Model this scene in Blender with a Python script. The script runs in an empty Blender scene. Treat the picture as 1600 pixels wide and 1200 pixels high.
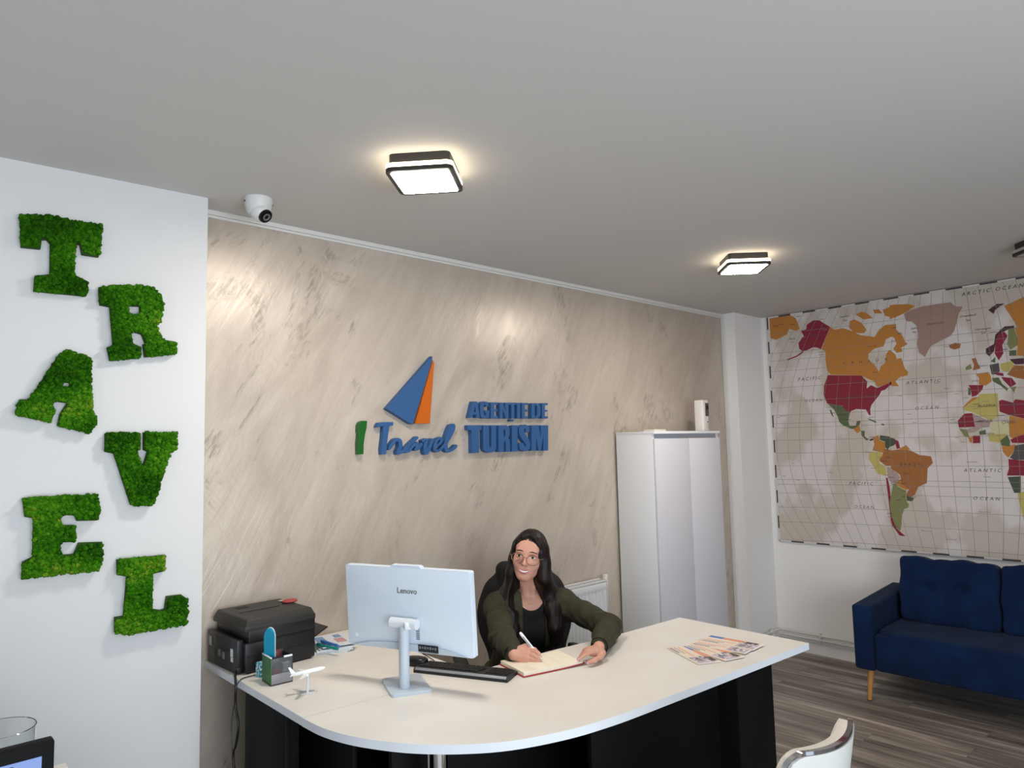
import bpy, bmesh, math, random
import numpy as np
from mathutils import Vector, Matrix
random.seed(7); np.random.seed(7)
C = bpy.context.scene.collection
PI = math.pi

# ---------------------------------------------------------------- camera
cam_d = bpy.data.cameras.new('camera'); cam = bpy.data.objects.new('camera', cam_d); C.objects.link(cam)
cam_d.sensor_width = 36.0; cam_d.lens = 1100.0/1600.0*36.0; cam_d.clip_start = 0.02
cam.matrix_world = Matrix(((0.7367,-0.0427,-0.6749,0.0),(-0.6759,-0.0809,-0.7326,0.0),(-0.0233,0.9958,-0.0884,1.61),(0,0,0,1)))
bpy.context.scene.camera = cam

# ---------------------------------------------------------------- world, daylight, exposure
sc = bpy.context.scene
w = bpy.data.worlds.new('sky'); sc.world = w; w.use_nodes = True
bg = w.node_tree.nodes['Background']; bg.inputs[0].default_value = (0.72,0.85,1.0,1); bg.inputs[1].default_value = 1.0
def area(name, loc, rot, sx, sy, power, color):
    l = bpy.data.lights.new(name, 'AREA'); l.shape = 'RECTANGLE'; l.size = sx; l.size_y = sy
    l.energy = power; l.color = color
    o = bpy.data.objects.new(name, l); C.objects.link(o); o.location = loc; o.rotation_euler = rot
    return o
# overcast daylight through the shop front behind the photographer
area('daylight_shop_front', (0.35,-1.90,1.25), (math.radians(90),0,0), 3.1, 2.0, 116, (0.86,0.93,1.0))
sc.view_settings.view_transform = 'Standard'; sc.view_settings.look = 'None'
sc.view_settings.exposure = 0.07; sc.view_settings.gamma = 1.0
try: sc.view_settings.use_curve_mapping = False
except Exception: pass
LAMP_W = 116.0      # emission of a lit ceiling lamp diffuser

# ---------------------------------------------------------------- materials
def lin(h):
    h = h.lstrip('#'); v = [int(h[i:i+2],16)/255 for i in (0,2,4)]
    return tuple((c/12.92 if c <= .04045 else ((c+.055)/1.055)**2.4) for c in v)+(1,)
def mat(name, col, rough=.5, metal=0, spec=.5, noise=None, bump=None, coat=0, trans=0, ior=1.45, sheen=0, emit=None, alpha=1):
    m = bpy.data.materials.new(name); m.use_nodes = True
    nt = m.node_tree; b = nt.nodes['Principled BSDF']
    c = lin(col) if isinstance(col,str) else tuple(col)+(1,)
    b.inputs['Base Color'].default_value = c
    b.inputs['Roughness'].default_value = rough; b.inputs['Metallic'].default_value = metal
    b.inputs['Specular IOR Level'].default_value = spec; b.inputs['Coat Weight'].default_value = coat
    b.inputs['Transmission Weight'].default_value = trans; b.inputs['IOR'].default_value = ior
    b.inputs['Sheen Weight'].default_value = sheen; b.inputs['Alpha'].default_value = alpha
    if emit: b.inputs['Emission Color'].default_value = tuple(emit[0])+(1,); b.inputs['Emission Strength'].default_value = emit[1]
    tc = nt.nodes.new('ShaderNodeTexCoord')
    if noise:   # (scale, other colour, contrast-lo, contrast-hi, stretch)
        sc_, c2, lo, hi, st = noise
        mp = nt.nodes.new('ShaderNodeMapping'); mp.inputs['Scale'].default_value = st
        n = nt.nodes.new('ShaderNodeTexNoise'); n.inputs['Scale'].default_value = sc_; n.inputs['Detail'].default_value = 6
        r = nt.nodes.new('ShaderNodeValToRGB'); r.color_ramp.elements[0].position = lo; r.color_ramp.elements[1].position = hi
        r.color_ramp.elements[0].color = c; r.color_ramp.elements[1].color = lin(c2)
        nt.links.new(tc.outputs['Object'], mp.inputs[0]); nt.links.new(mp.outputs[0], n.inputs['Vector'])
        nt.links.new(n.outputs['Fac'], r.inputs[0]); nt.links.new(r.outputs[0], b.inputs['Base Color'])
    if bump:    # (scale, strength, distance)
        n2 = nt.nodes.new('ShaderNodeTexNoise'); n2.inputs['Scale'].default_value = bump[0]; n2.inputs['Detail'].default_value = 4
        bp = nt.nodes.new('ShaderNodeBump'); bp.inputs['Strength'].default_value = bump[1]; bp.inputs['Distance'].default_value = bump[2]
        nt.links.new(tc.outputs['Object'], n2.inputs['Vector']); nt.links.new(n2.outputs['Fac'], bp.inputs['Height']); nt.links.new(bp.outputs[0], b.inputs['Normal'])
    return m

# ---------------------------------------------------------------- mesh helpers
def link(o, parent=None):
    C.objects.link(o)
    if parent is not None: o.parent = parent
    return o
def empty(name, loc=(0,0,0), rz=0):
    o = bpy.data.objects.new(name, None); C.objects.link(o); o.location = loc; o.rotation_euler = (0,0,rz)
    o.empty_display_size = .05
    return o
def tag(o, label=None, cat=None, group=None, kind=None):
    if label: o['label'] = label
    if cat: o['category'] = cat
    if group: o['group'] = group
    if kind: o['kind'] = kind
    return o
def finish(name, me, m, parent=None, smooth=True, angle=35):
    mats = m if isinstance(m,(list,tuple)) else [m]
    for x in mats: me.materials.append(x)
    if smooth:
        me.polygons.foreach_set('use_smooth', np.ones(len(me.polygons),bool))
        try: me.set_sharp_from_angle(angle=math.radians(angle))
        except Exception: pass
    o = bpy.data.objects.new(name, me)
    return link(o, parent)
def ob(name, bm, m, parent=None, smooth=True, angle=35):
    bmesh.ops.recalc_face_normals(bm, faces=bm.faces)
    me = bpy.data.meshes.new(name); bm.to_mesh(me); bm.free()
    return finish(name, me, m, parent, smooth, angle)
def NB(): return bmesh.new()
def box(bm, c, s, bev=0, rz=0, rx=0, ry=0, seg=2, mi=0):
    t = bmesh.new(); bmesh.ops.create_cube(t, size=1)
    for v in t.verts: v.co = Vector((v.co.x*s[0], v.co.y*s[1], v.co.z*s[2]))
    if bev > 0: bmesh.ops.bevel(t, geom=list(t.edges), offset=min(bev, min(s)*.49), segments=seg, profile=.5, affect='EDGES')
    M = Matrix.Translation(c) @ Matrix.Rotation(rz,4,'Z') @ Matrix.Rotation(ry,4,'Y') @ Matrix.Rotation(rx,4,'X')
    merge(bm, t, M, mi); return bm
def merge(bm, t, M=None, mi=0):
    vm = {}
    for v in t.verts: vm[v] = bm.verts.new(M @ v.co if M else v.co)
    for f in t.faces:
        try:
            g = bm.faces.new([vm[v] for v in f.verts]); g.material_index = mi if mi else f.material_index
        except ValueError: pass
    t.free()
def cyl(bm, p0, p1, r0, r1=None, seg=20, mi=0, cap=True):
    r1 = r0 if r1 is None else r1
    p0 = Vector(p0); p1 = Vector(p1); d = (p1-p0); q = d.to_track_quat('Z','Y')
    A = [];B = []
    for i in range(seg):
        a = 2*PI*i/seg; v = Vector((math.cos(a),math.sin(a),0))
        A.append(bm.verts.new(p0+q@(v*r0))); B.append(bm.verts.new(p1+q@(v*r1)))
    for i in range(seg):
        f = bm.faces.new((A[i],A[(i+1)%seg],B[(i+1)%seg],B[i])); f.material_index = mi
    if cap:
        f = bm.faces.new(list(reversed(A))); f.material_index = mi
        f = bm.faces.new(B); f.material_index = mi
    return bm
def lathe(bm, prof, M=None, seg=32, mi=0):
    M = M or Matrix.Identity(4); rings = []
    for r, z in prof:
        if r < 1e-6: rings.append([bm.verts.new(M @ Vector((0,0,z)))])
        else: rings.append([bm.verts.new(M @ Vector((r*math.cos(2*PI*i/seg), r*math.sin(2*PI*i/seg), z))) for i in range(seg)])
    for a, b in zip(rings[:-1], rings[1:]):
        for i in range(seg):
            j = (i+1)%seg
            vs = [a[i%len(a)], a[j%len(a)], b[j%len(b)], b[i%len(b)]]
            u = []
            for v in vs:
                if v not in u: u.append(v)
            if len(u) >= 3:
                f = bm.faces.new(u); f.material_index = mi
    return bm
def smoothpath(pts, n=8, closed=False):
    P = [Vector(p) for p in pts]; out = []
    N = len(P); rng = range(N if closed else N-1)
    for i in rng:
        if closed: a,b,c,d = P[(i-1)%N],P[i],P[(i+1)%N],P[(i+2)%N]
        else: a,b,c,d = P[max(i-1,0)],P[i],P[i+1],P[min(i+2,N-1)]
        for k in range(n):
            t = k/n
            out.append(.5*((2*b)+(c-a)*t+(2*a-5*b+4*c-d)*t*t+(3*b-a-3*c+d)*t**3))
    if not closed: out.append(P[-1])
    return out
def tube(bm, pts, r, seg=10, closed=False, mi=0, radii=None):
    pts = [Vector(p) for p in pts]; N = len(pts); rings = []
    up = None
    for i in range(N):
        if closed: t = pts[(i+1)%N]-pts[(i-1)%N]
        else: t = pts[min(i+1,N-1)]-pts[max(i-1,0)]
        t.normalize()
        if up is None:
            up = t.orthogonal().normalized()
        else:
            up = (up - t*up.dot(t)); up.normalize()
        s = t.cross(up)
        rr = radii[i] if radii else r
        rings.append([bm.verts.new(pts[i]+up*(rr*math.cos(2*PI*k/seg))+s*(rr*math.sin(2*PI*k/seg))) for k in range(seg)])
    for i in range(N if closed else N-1):
        a = rings[i]; b = rings[(i+1)%N]
        for k in range(seg):
            f = bm.faces.new((a[k],a[(k+1)%seg],b[(k+1)%seg],b[k])); f.material_index = mi
    if not closed:
        bm.faces.new(list(reversed(rings[0]))).material_index = mi; bm.faces.new(rings[-1]).material_index = mi
    return bm
def prism(bm, poly, M, d, mi=0, bev=0):
    """extrude a flat polygon (local x,y) from z=0 to z=d, placed by M"""
    t = bmesh.new()
    a = [t.verts.new((x,y,0)) for x,y in poly]; b = [t.verts.new((x,y,d)) for x,y in poly]
    n = len(poly)
    area_ = sum(poly[i][0]*poly[(i+1)%n][1]-poly[(i+1)%n][0]*poly[i][1] for i in range(n))
    if area_ < 0: a.reverse(); b.reverse()
    t.faces.new(list(reversed(a))); top = t.faces.new(b)
    for i in range(n): t.faces.new((a[i],a[(i+1)%n],b[(i+1)%n],b[i]))
    if bev: bmesh.ops.bevel(t, geom=list(top.edges), offset=bev, segments=2, profile=.5, affect='EDGES')
    merge(bm, t, M, mi)
def mesh_from_curve(cd):
    o = bpy.data.objects.new('tmp', cd); C.objects.link(o)
    dg = bpy.context.evaluated_depsgraph_get(); dg.update()
    me = bpy.data.meshes.new_from_object(o.evaluated_get(dg))
    bpy.data.objects.remove(o); bpy.data.curves.remove(cd)
    return me
def fill_mesh(loops, depth, bev=0):
    """solid with holes: loops in local x,y ; z from 0 to depth"""
    cd = bpy.data.curves.new('tmp','CURVE'); cd.dimensions = '2D'; cd.fill_mode = 'BOTH'
    cd.extrude = max(depth/2-bev,0.00001); cd.bevel_depth = bev; cd.bevel_resolution = 1; cd.offset = -bev
    for L in loops:
        s = cd.splines.new('POLY'); s.points.add(len(L)-1)
        for p,(x,y) in zip(s.points, L): p.co = (x,y,0,1)
        s.use_cyclic_u = True
    me = mesh_from_curve(cd)
    me.transform(Matrix.Translation((0,0,depth/2)))
    return me
def text_mesh(s, size, extr=0, shear=0, spacing=1, align='CENTER', offset=0):
    cd = bpy.data.curves.new('tmp','FONT'); cd.body = s; cd.size = size; cd.extrude = extr; cd.shear = shear
    cd.space_character = spacing; cd.align_x = align; cd.align_y = 'CENTER'; cd.offset = offset; cd.resolution_u = 2
    return mesh_from_curve(cd)
def add_mesh(bm, me, M, mi=0):
    t = bmesh.new(); t.from_mesh(me); bpy.data.meshes.remove(me)
    merge(bm, t, M, mi)
def frame(o, x, y, z):
    x = Vector(x); y = Vector(y); z = Vector(z); o = Vector(o)
    return Matrix(((x.x,y.x,z.x,o.x),(x.y,y.y,z.y,o.y),(x.z,y.z,z.z,o.z),(0,0,0,1)))
def struct(name, bm, m, **k):
    o = ob(name, bm, m, smooth=False, **k); o['kind'] = 'structure'; return o
def cushion(bm, c, s, p=4.0, n=14, M=None, puff=0.0, mi=0):
    """superellipsoid cushion"""
    t = bmesh.new(); bmesh.ops.create_cube(t, size=2); bmesh.ops.subdivide_edges(t, edges=list(t.edges), cuts=n, use_grid_fill=True)
    for v in t.verts:
        x,y,z = v.co
        l = (abs(x)**p+abs(y)**p+abs(z)**p)**(1/p)
        x,y,z = x/l,y/l,z/l
        v.co = Vector((x*s[0]/2, y*s[1]/2, z*s[2]/2))
    merge(bm, t, (M or Matrix.Identity(4)) @ Matrix.Translation(c) if M else Matrix.Translation(c), mi)
    return bm

# ================================================================ materials of the room
def white_wall_mat(name, col):
    return mat(name, col, rough=.75, spec=.3, bump=(90,.12,.002))
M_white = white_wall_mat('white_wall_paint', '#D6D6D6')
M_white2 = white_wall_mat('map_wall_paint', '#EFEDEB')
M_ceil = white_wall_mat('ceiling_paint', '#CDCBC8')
M_trimw = mat('white_trim', '#DAD8D4', rough=.5)

def plaster_mat():
    m = bpy.data.materials.new('pearl_plaster'); m.use_nodes = True; nt = m.node_tree; N = nt.nodes; L = nt.links
    b = N['Principled BSDF']
    tc = N.new('ShaderNodeTexCoord')
    def noise(scale, rot, stretch, detail=7, dist=.6, rough=.6):
        mp = N.new('ShaderNodeMapping'); mp.vector_type = 'TEXTURE'; mp.inputs['Rotation'].default_value = (0,rot,0); mp.inputs['Scale'].default_value = tuple(1/v for v in stretch)
        n = N.new('ShaderNodeTexNoise'); n.inputs['Scale'].default_value = scale; n.inputs['Detail'].default_value = detail
        n.inputs['Distortion'].default_value = dist; n.inputs['Roughness'].default_value = rough
        L.new(tc.outputs['Object'], mp.inputs[0]); L.new(mp.outputs[0], n.inputs['Vector']); return n
    def ramp(n, stops):
        r = N.new('ShaderNodeValToRGB'); e = r.color_ramp.elements
        e[0].position, e[0].color = stops[0][0], stops[0][1]; e[1].position, e[1].color = stops[-1][0], stops[-1][1]
        for p,c in stops[1:-1]:
            x = e.new(p); x.color = c
        L.new(n.outputs['Fac'], r.inputs[0]); return r
    streak = noise(2.0, math.radians(26), (2.4,1,.7), dist=1.3)
    fine = noise(6.5, math.radians(30), (4.2,1,.7), dist=.7)
    blot = noise(1.5, math.radians(22), (1.5,1,.9), detail=9, dist=1.6, rough=.68)
    r1 = ramp(streak, [(.25,lin('#ADA093')),(.5,lin('#C0B4A6')),(.72,lin('#CDC2B5'))])
    r2 = ramp(fine, [(.3,lin('#B2A597')),(.7,lin('#CFC4B7'))])
    mx = N.new('ShaderNodeMix'); mx.data_type = 'RGBA'; mx.inputs[0].default_value = .32
    L.new(r1.outputs[0], mx.inputs[6]); L.new(r2.outputs[0], mx.inputs[7])
    g = (0,0,0,1); wv = (1,1,1,1)
    r3 = ramp(blot, [(.57,g),(.63,wv)])          # worn grey-brown scuffs
    scr = noise(26, math.radians(32), (4,1,.7), detail=4, dist=.2)
    r4 = ramp(scr, [(.42,g),(.58,wv)])
    mu = N.new('ShaderNodeMath'); mu.operation = 'MULTIPLY'; L.new(r3.outputs[0], mu.inputs[0]); L.new(r4.outputs[0], mu.inputs[1])
    mu2 = N.new('ShaderNodeMath'); mu2.operation = 'MULTIPLY'; mu2.inputs[1].default_value = .55; L.new(mu.outputs[0], mu2.inputs[0])
    m2 = N.new('ShaderNodeMix'); m2.data_type = 'RGBA'; L.new(mu2.outputs[0], m2.inputs[0]); L.new(mx.outputs[2], m2.inputs[6]); m2.inputs[7].default_value = lin('#7E7468')
    L.new(m2.outputs[2], b.inputs['Base Color'])
    b.inputs['Metallic'].default_value = .18; b.inputs['Specular IOR Level'].default_value = .5
    rr = ramp(streak, [(.3,(.28,.28,.28,1)),(.7,(.42,.42,.42,1))]); L.new(rr.outputs[0], b.inputs['Roughness'])
    ad = N.new('ShaderNodeMath'); ad.operation = 'ADD'; L.new(fine.outputs['Fac'], ad.inputs[0]); L.new(blot.outputs['Fac'], ad.inputs[1])
    bp = N.new('ShaderNodeBump'); bp.inputs['Strength'].default_value = .20; bp.inputs['Distance'].default_value = .010
    L.new(ad.outputs[0], bp.inputs['Height']); L.new(bp.outputs[0], b.inputs['Normal'])
    return m
M_plaster = plaster_mat()

def floor_mat():
    m = bpy.data.materials.new('grey_wood_vinyl'); m.use_nodes = True; nt = m.node_tree; N = nt.nodes; L = nt.links
    b = N['Principled BSDF']; tc = N.new('ShaderNodeTexCoord')
    mp = N.new('ShaderNodeMapping'); mp.inputs['Rotation'].default_value = (0,0,PI/2)
    L.new(tc.outputs['Object'], mp.inputs[0])
    br = N.new('ShaderNodeTexBrick'); br.inputs['Scale'].default_value = 1; br.inputs['Brick Width'].default_value = 1.2; br.inputs['Row Height'].default_value = .18
    br.inputs['Mortar Size'].default_value = .0012; br.inputs['Color1'].default_value = (.45,.45,.45,1); br.inputs['Color2'].default_value = (1,1,1,1); br.inputs['Mortar'].default_value = (.0,.0,.0,1)
    br.offset = .37
    L.new(mp.outputs[0], br.inputs[0])
    mp2 = N.new('ShaderNodeMapping'); mp2.inputs['Scale'].default_value = (9,.6,1); L.new(tc.outputs['Object'], mp2.inputs[0])
    n = N.new('ShaderNodeTexNoise'); n.inputs['Scale'].default_value = 1.6; n.inputs['Detail'].default_value = 8; n.inputs['Distortion'].default_value = .5; n.inputs['Roughness'].default_value = .62
    va = N.new('ShaderNodeVectorMath'); va.operation = 'ADD'; L.new(mp2.outputs[0], va.inputs[0]); L.new(br.outputs['Color'], va.inputs[1])
    L.new(va.outputs[0], n.inputs['Vector'])
    r = N.new('ShaderNodeValToRGB'); e = r.color_ramp.elements; e[0].position = .32; e[0].color = lin('#50463F'); e[1].position = .70; e[1].color = lin('#BBB0A5')
    x = e.new(.5); x.color = lin('#83796F')
    L.new(n.outputs['Fac'], r.inputs[0])
    mx = N.new('ShaderNodeMix'); mx.data_type = 'RGBA'; mx.blend_type = 'MULTIPLY'; mx.inputs[0].default_value = .35
    L.new(r.outputs[0], mx.inputs[6]); L.new(br.outputs['Color'], mx.inputs[7]); L.new(mx.outputs[2], b.inputs['Base Color'])
    b.inputs['Roughness'].default_value = .48
    return m
M_floor = floor_mat()

CZ = 2.605      # ceiling height
# ---------------------------------------------------------------- shell
struct('floor', box(NB(), (1.9,.55,-.05), (7.2,5.1,.1)), M_floor)
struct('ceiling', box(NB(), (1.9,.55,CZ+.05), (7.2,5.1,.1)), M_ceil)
struct('wall_feature', box(NB(), (3.15,2.95,CZ/2), (4.5,.1,CZ)), M_plaster)
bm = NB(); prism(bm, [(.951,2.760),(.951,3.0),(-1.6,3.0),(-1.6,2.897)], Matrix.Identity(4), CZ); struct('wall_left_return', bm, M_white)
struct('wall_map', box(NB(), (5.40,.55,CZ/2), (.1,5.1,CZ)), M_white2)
bm = NB(); box(bm, (5.14,2.845,CZ/2), (.43,.11,CZ)); struct('wall_column', bm, M_white2)
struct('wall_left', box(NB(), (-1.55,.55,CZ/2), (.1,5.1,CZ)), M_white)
# shop front wall with its glazed opening
bm = NB()
box(bm, (-1.3,-1.95,CZ/2), (.5,.1,CZ)); box(bm, (4.1,-1.95,CZ/2), (2.6,.1,CZ)); box(bm, (.875,-1.95,.1), (3.85,.1,.2)); box(bm, (.875,-1.95,2.5), (3.85,.1,.21))
struct('wall_front', bm, M_white)
bm = NB()
for x in (-1.03,.25,1.53,2.78): box(bm, (x,-1.95,1.3), (.05,.07,2.2), .004)
for z in (.22,2.38): box(bm, (.875,-1.95,z), (3.85,.07,.05), .004)
wf = struct('window_1', bm, mat('window_frame_grey','#5A5D60',.4))
g = ob('window_pane', box(NB(), (.875,-1.95,1.3), (3.8,.006,2.15)), mat('window_glass',(1,1,1),rough=0,trans=1,ior=1.01), wf)
# cornice strip on the feature wall
bm = NB(); box(bm, (2.93,2.893,CZ-.010), (3.96,.016,.02), .003); box(bm, (2.93,2.896,CZ-.026), (3.96,.010,.012), .003)
struct('trim_1', bm, M_trimw)
bm = NB(); box(bm, (4.915,2.885,CZ/2), (.018,.03,CZ), .004); struct('trim_2', bm, M_trimw)
bm = NB(); box(bm, (5.343,.55,.04), (.016,4.5,.08), .003); box(bm, (5.346,.55,.084), (.010,4.5,.01), .003)
struct('baseboard_right', bm, M_trimw)
bm = NB(); box(bm, (5.14,2.784,.04), (.42,.012,.08), .003); struct('baseboard_column', bm, M_trimw)

# ---------------------------------------------------------------- heating pipes along the map wall
M_pipe = mat('white_gloss_pipe', '#D2D0CB', rough=.3)
pr = empty('heating_pipes', (5.31,2.2,0)); tag(pr, 'pair of white heating pipes running low along the map wall behind the sofa', 'pipes')
for z in (.118,.150):
    bm = NB(); tube(bm, [(v[0]-5.31,v[1]-2.2,z) for v in [(4.93,2.755,z),(5.10,2.755,z),(5.295,2.755,z),(5.31,2.740,z),(5.31,2.5,z),(5.31,-1.6,z)]], .009, 10)
    ob('pipe', bm, M_pipe, pr)
for p,rz in [((5.19,2.757),0),((5.313,2.44),PI/2),((5.313,1.0),PI/2)]:
    bm = NB(); box(bm, (p[0]-5.31,p[1]-2.2,.134), (.014,.03,.062), .004, rz=rz)
    cyl(bm, (p[0]-5.31,p[1]-2.2,.096), (p[0]-5.31,p[1]-2.2,.172), .006)
    ob('pipe_clip', bm, M_pipe, pr)

# ---------------------------------------------------------------- ceiling lamps
M_blk = mat('lamp_black', '#2B2A28', rough=.45)
def emis(name, col, st):
    m = bpy.data.materials.new(name); m.use_nodes = True; nt = m.node_tree
    for n in list(nt.nodes): nt.nodes.remove(n)
    e = nt.nodes.new('ShaderNodeEmission'); o = nt.nodes.new('ShaderNodeOutputMaterial'); e.inputs[0].default_value = tuple(col)+(1,); e.inputs[1].default_value = st
    nt.links.new(e.outputs[0], o.inputs[0]); return m
M_diff = emis('lamp_diffuser_lit', (1,.91,.81), LAMP_W)
M_ring = emis('lamp_ring_lit', (1,.82,.58), 11)
M_diffoff = mat('lamp_diffuser_off', '#B9B9B5', rough=.4)
def rrect(s, r, n=6):
    out = []
    for cx,cy,a0 in ((1,1,0),(-1,1,90),(-1,-1,180),(1,-1,270)):
        for k in range(n+1):
            a = math.radians(a0+90*k/n); out.append((cx*(s/2-r)+r*math.cos(a), cy*(s/2-r)+r*math.sin(a)))
    return out
def lamp(x, y, label, lit=True, rot=45):
    r = empty('ceiling_lamp', (x,y,CZ), math.radians(rot)); tag(r, label, 'ceiling lamp'); r.scale = (1.075,1.075,1.04)
    bm = NB(); prism(bm, rrect(.196,.018), Matrix.Translation((0,0,-.034)), .034); ob('lamp_base', bm, M_blk, r, smooth=False)
    bm = NB(); prism(bm, rrect(.214,.022), Matrix.Translation((0,0,-.048)), .0138); ob('light_ring', bm, M_ring if lit else M_diffoff, r, smooth=False)
    bm = NB(); prism(bm, rrect(.216,.022), Matrix.Translation((0,0,-.062)), .0136); ob('lamp_frame', bm, M_blk, r, smooth=False)
    bm = NB(); prism(bm, rrect(.186,.010), Matrix.Translation((0,0,-.0632)), .0010); ob('diffuser', bm, M_diff if lit else M_diffoff, r, smooth=False)
lamp(1.413,1.957,'lit black square ceiling lamp over the desk, larger of the two in view', rot=42)
lamp(3.488,1.904,'lit black square ceiling lamp nearer the column and world map', rot=45)
lamp(4.41,.725,'unlit black square ceiling lamp cut by the right edge of the view', lit=False, rot=45)

# ---------------------------------------------------------------- dome security camera on the ceiling
M_cw = mat('camera_white', '#D6D8D6', rough=.4)
dc = empty('security_camera', (1.105,2.650,CZ)); tag(dc, 'white dome security camera under the ceiling near the plaster wall', 'security camera')
bm = NB(); lathe(bm, [(0,0),(.054,0),(.055,-.004),(.0545,-.012),(.050,-.035),(.043,-.055),(.036,-.064),(0,-.064)], seg=40)
ob('camera_housing', bm, M_cw, dc)
dirv = Vector((.30,-.62,-.62)).normalized(); ctr = Vector((0.004,-.010,-.052))
q = dirv.to_track_quat('Z','Y').to_matrix().to_4x4()
bm = NB(); t = bmesh.new(); bmesh.ops.create_uvsphere(t, u_segments=32, v_segments=20, radius=.041); merge(bm, t, Matrix.Translation(ctr))
eye = ob('camera_eyeball', bm, M_cw, dc)
bm = NB(); lathe(bm, [(0,.0365),(.026,.0355),(.028,.030),(.028,.025)], Matrix.Translation(ctr+dirv*.006)@q, seg=32); ob('lens_window', bm, mat('camera_black','#0A0A0A',.15), eye)
bm = NB(); lathe(bm, [(.009,.0370),(.0115,.0385),(.014,.0380),(.015,.036)], Matrix.Translation(ctr+dirv*.006)@q, seg=28); ob('lens_ring', bm, mat('lens_grey','#8C8E8E',.3,.6), eye)
for s in (-1,1):
    bm = NB(); box(bm, (s*.05,-.01 if s>0 else .0,-.018), (.012,.012,.008), .003); ob('screw', bm, mat('screw_grey','#55575A',.4), dc)
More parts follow.
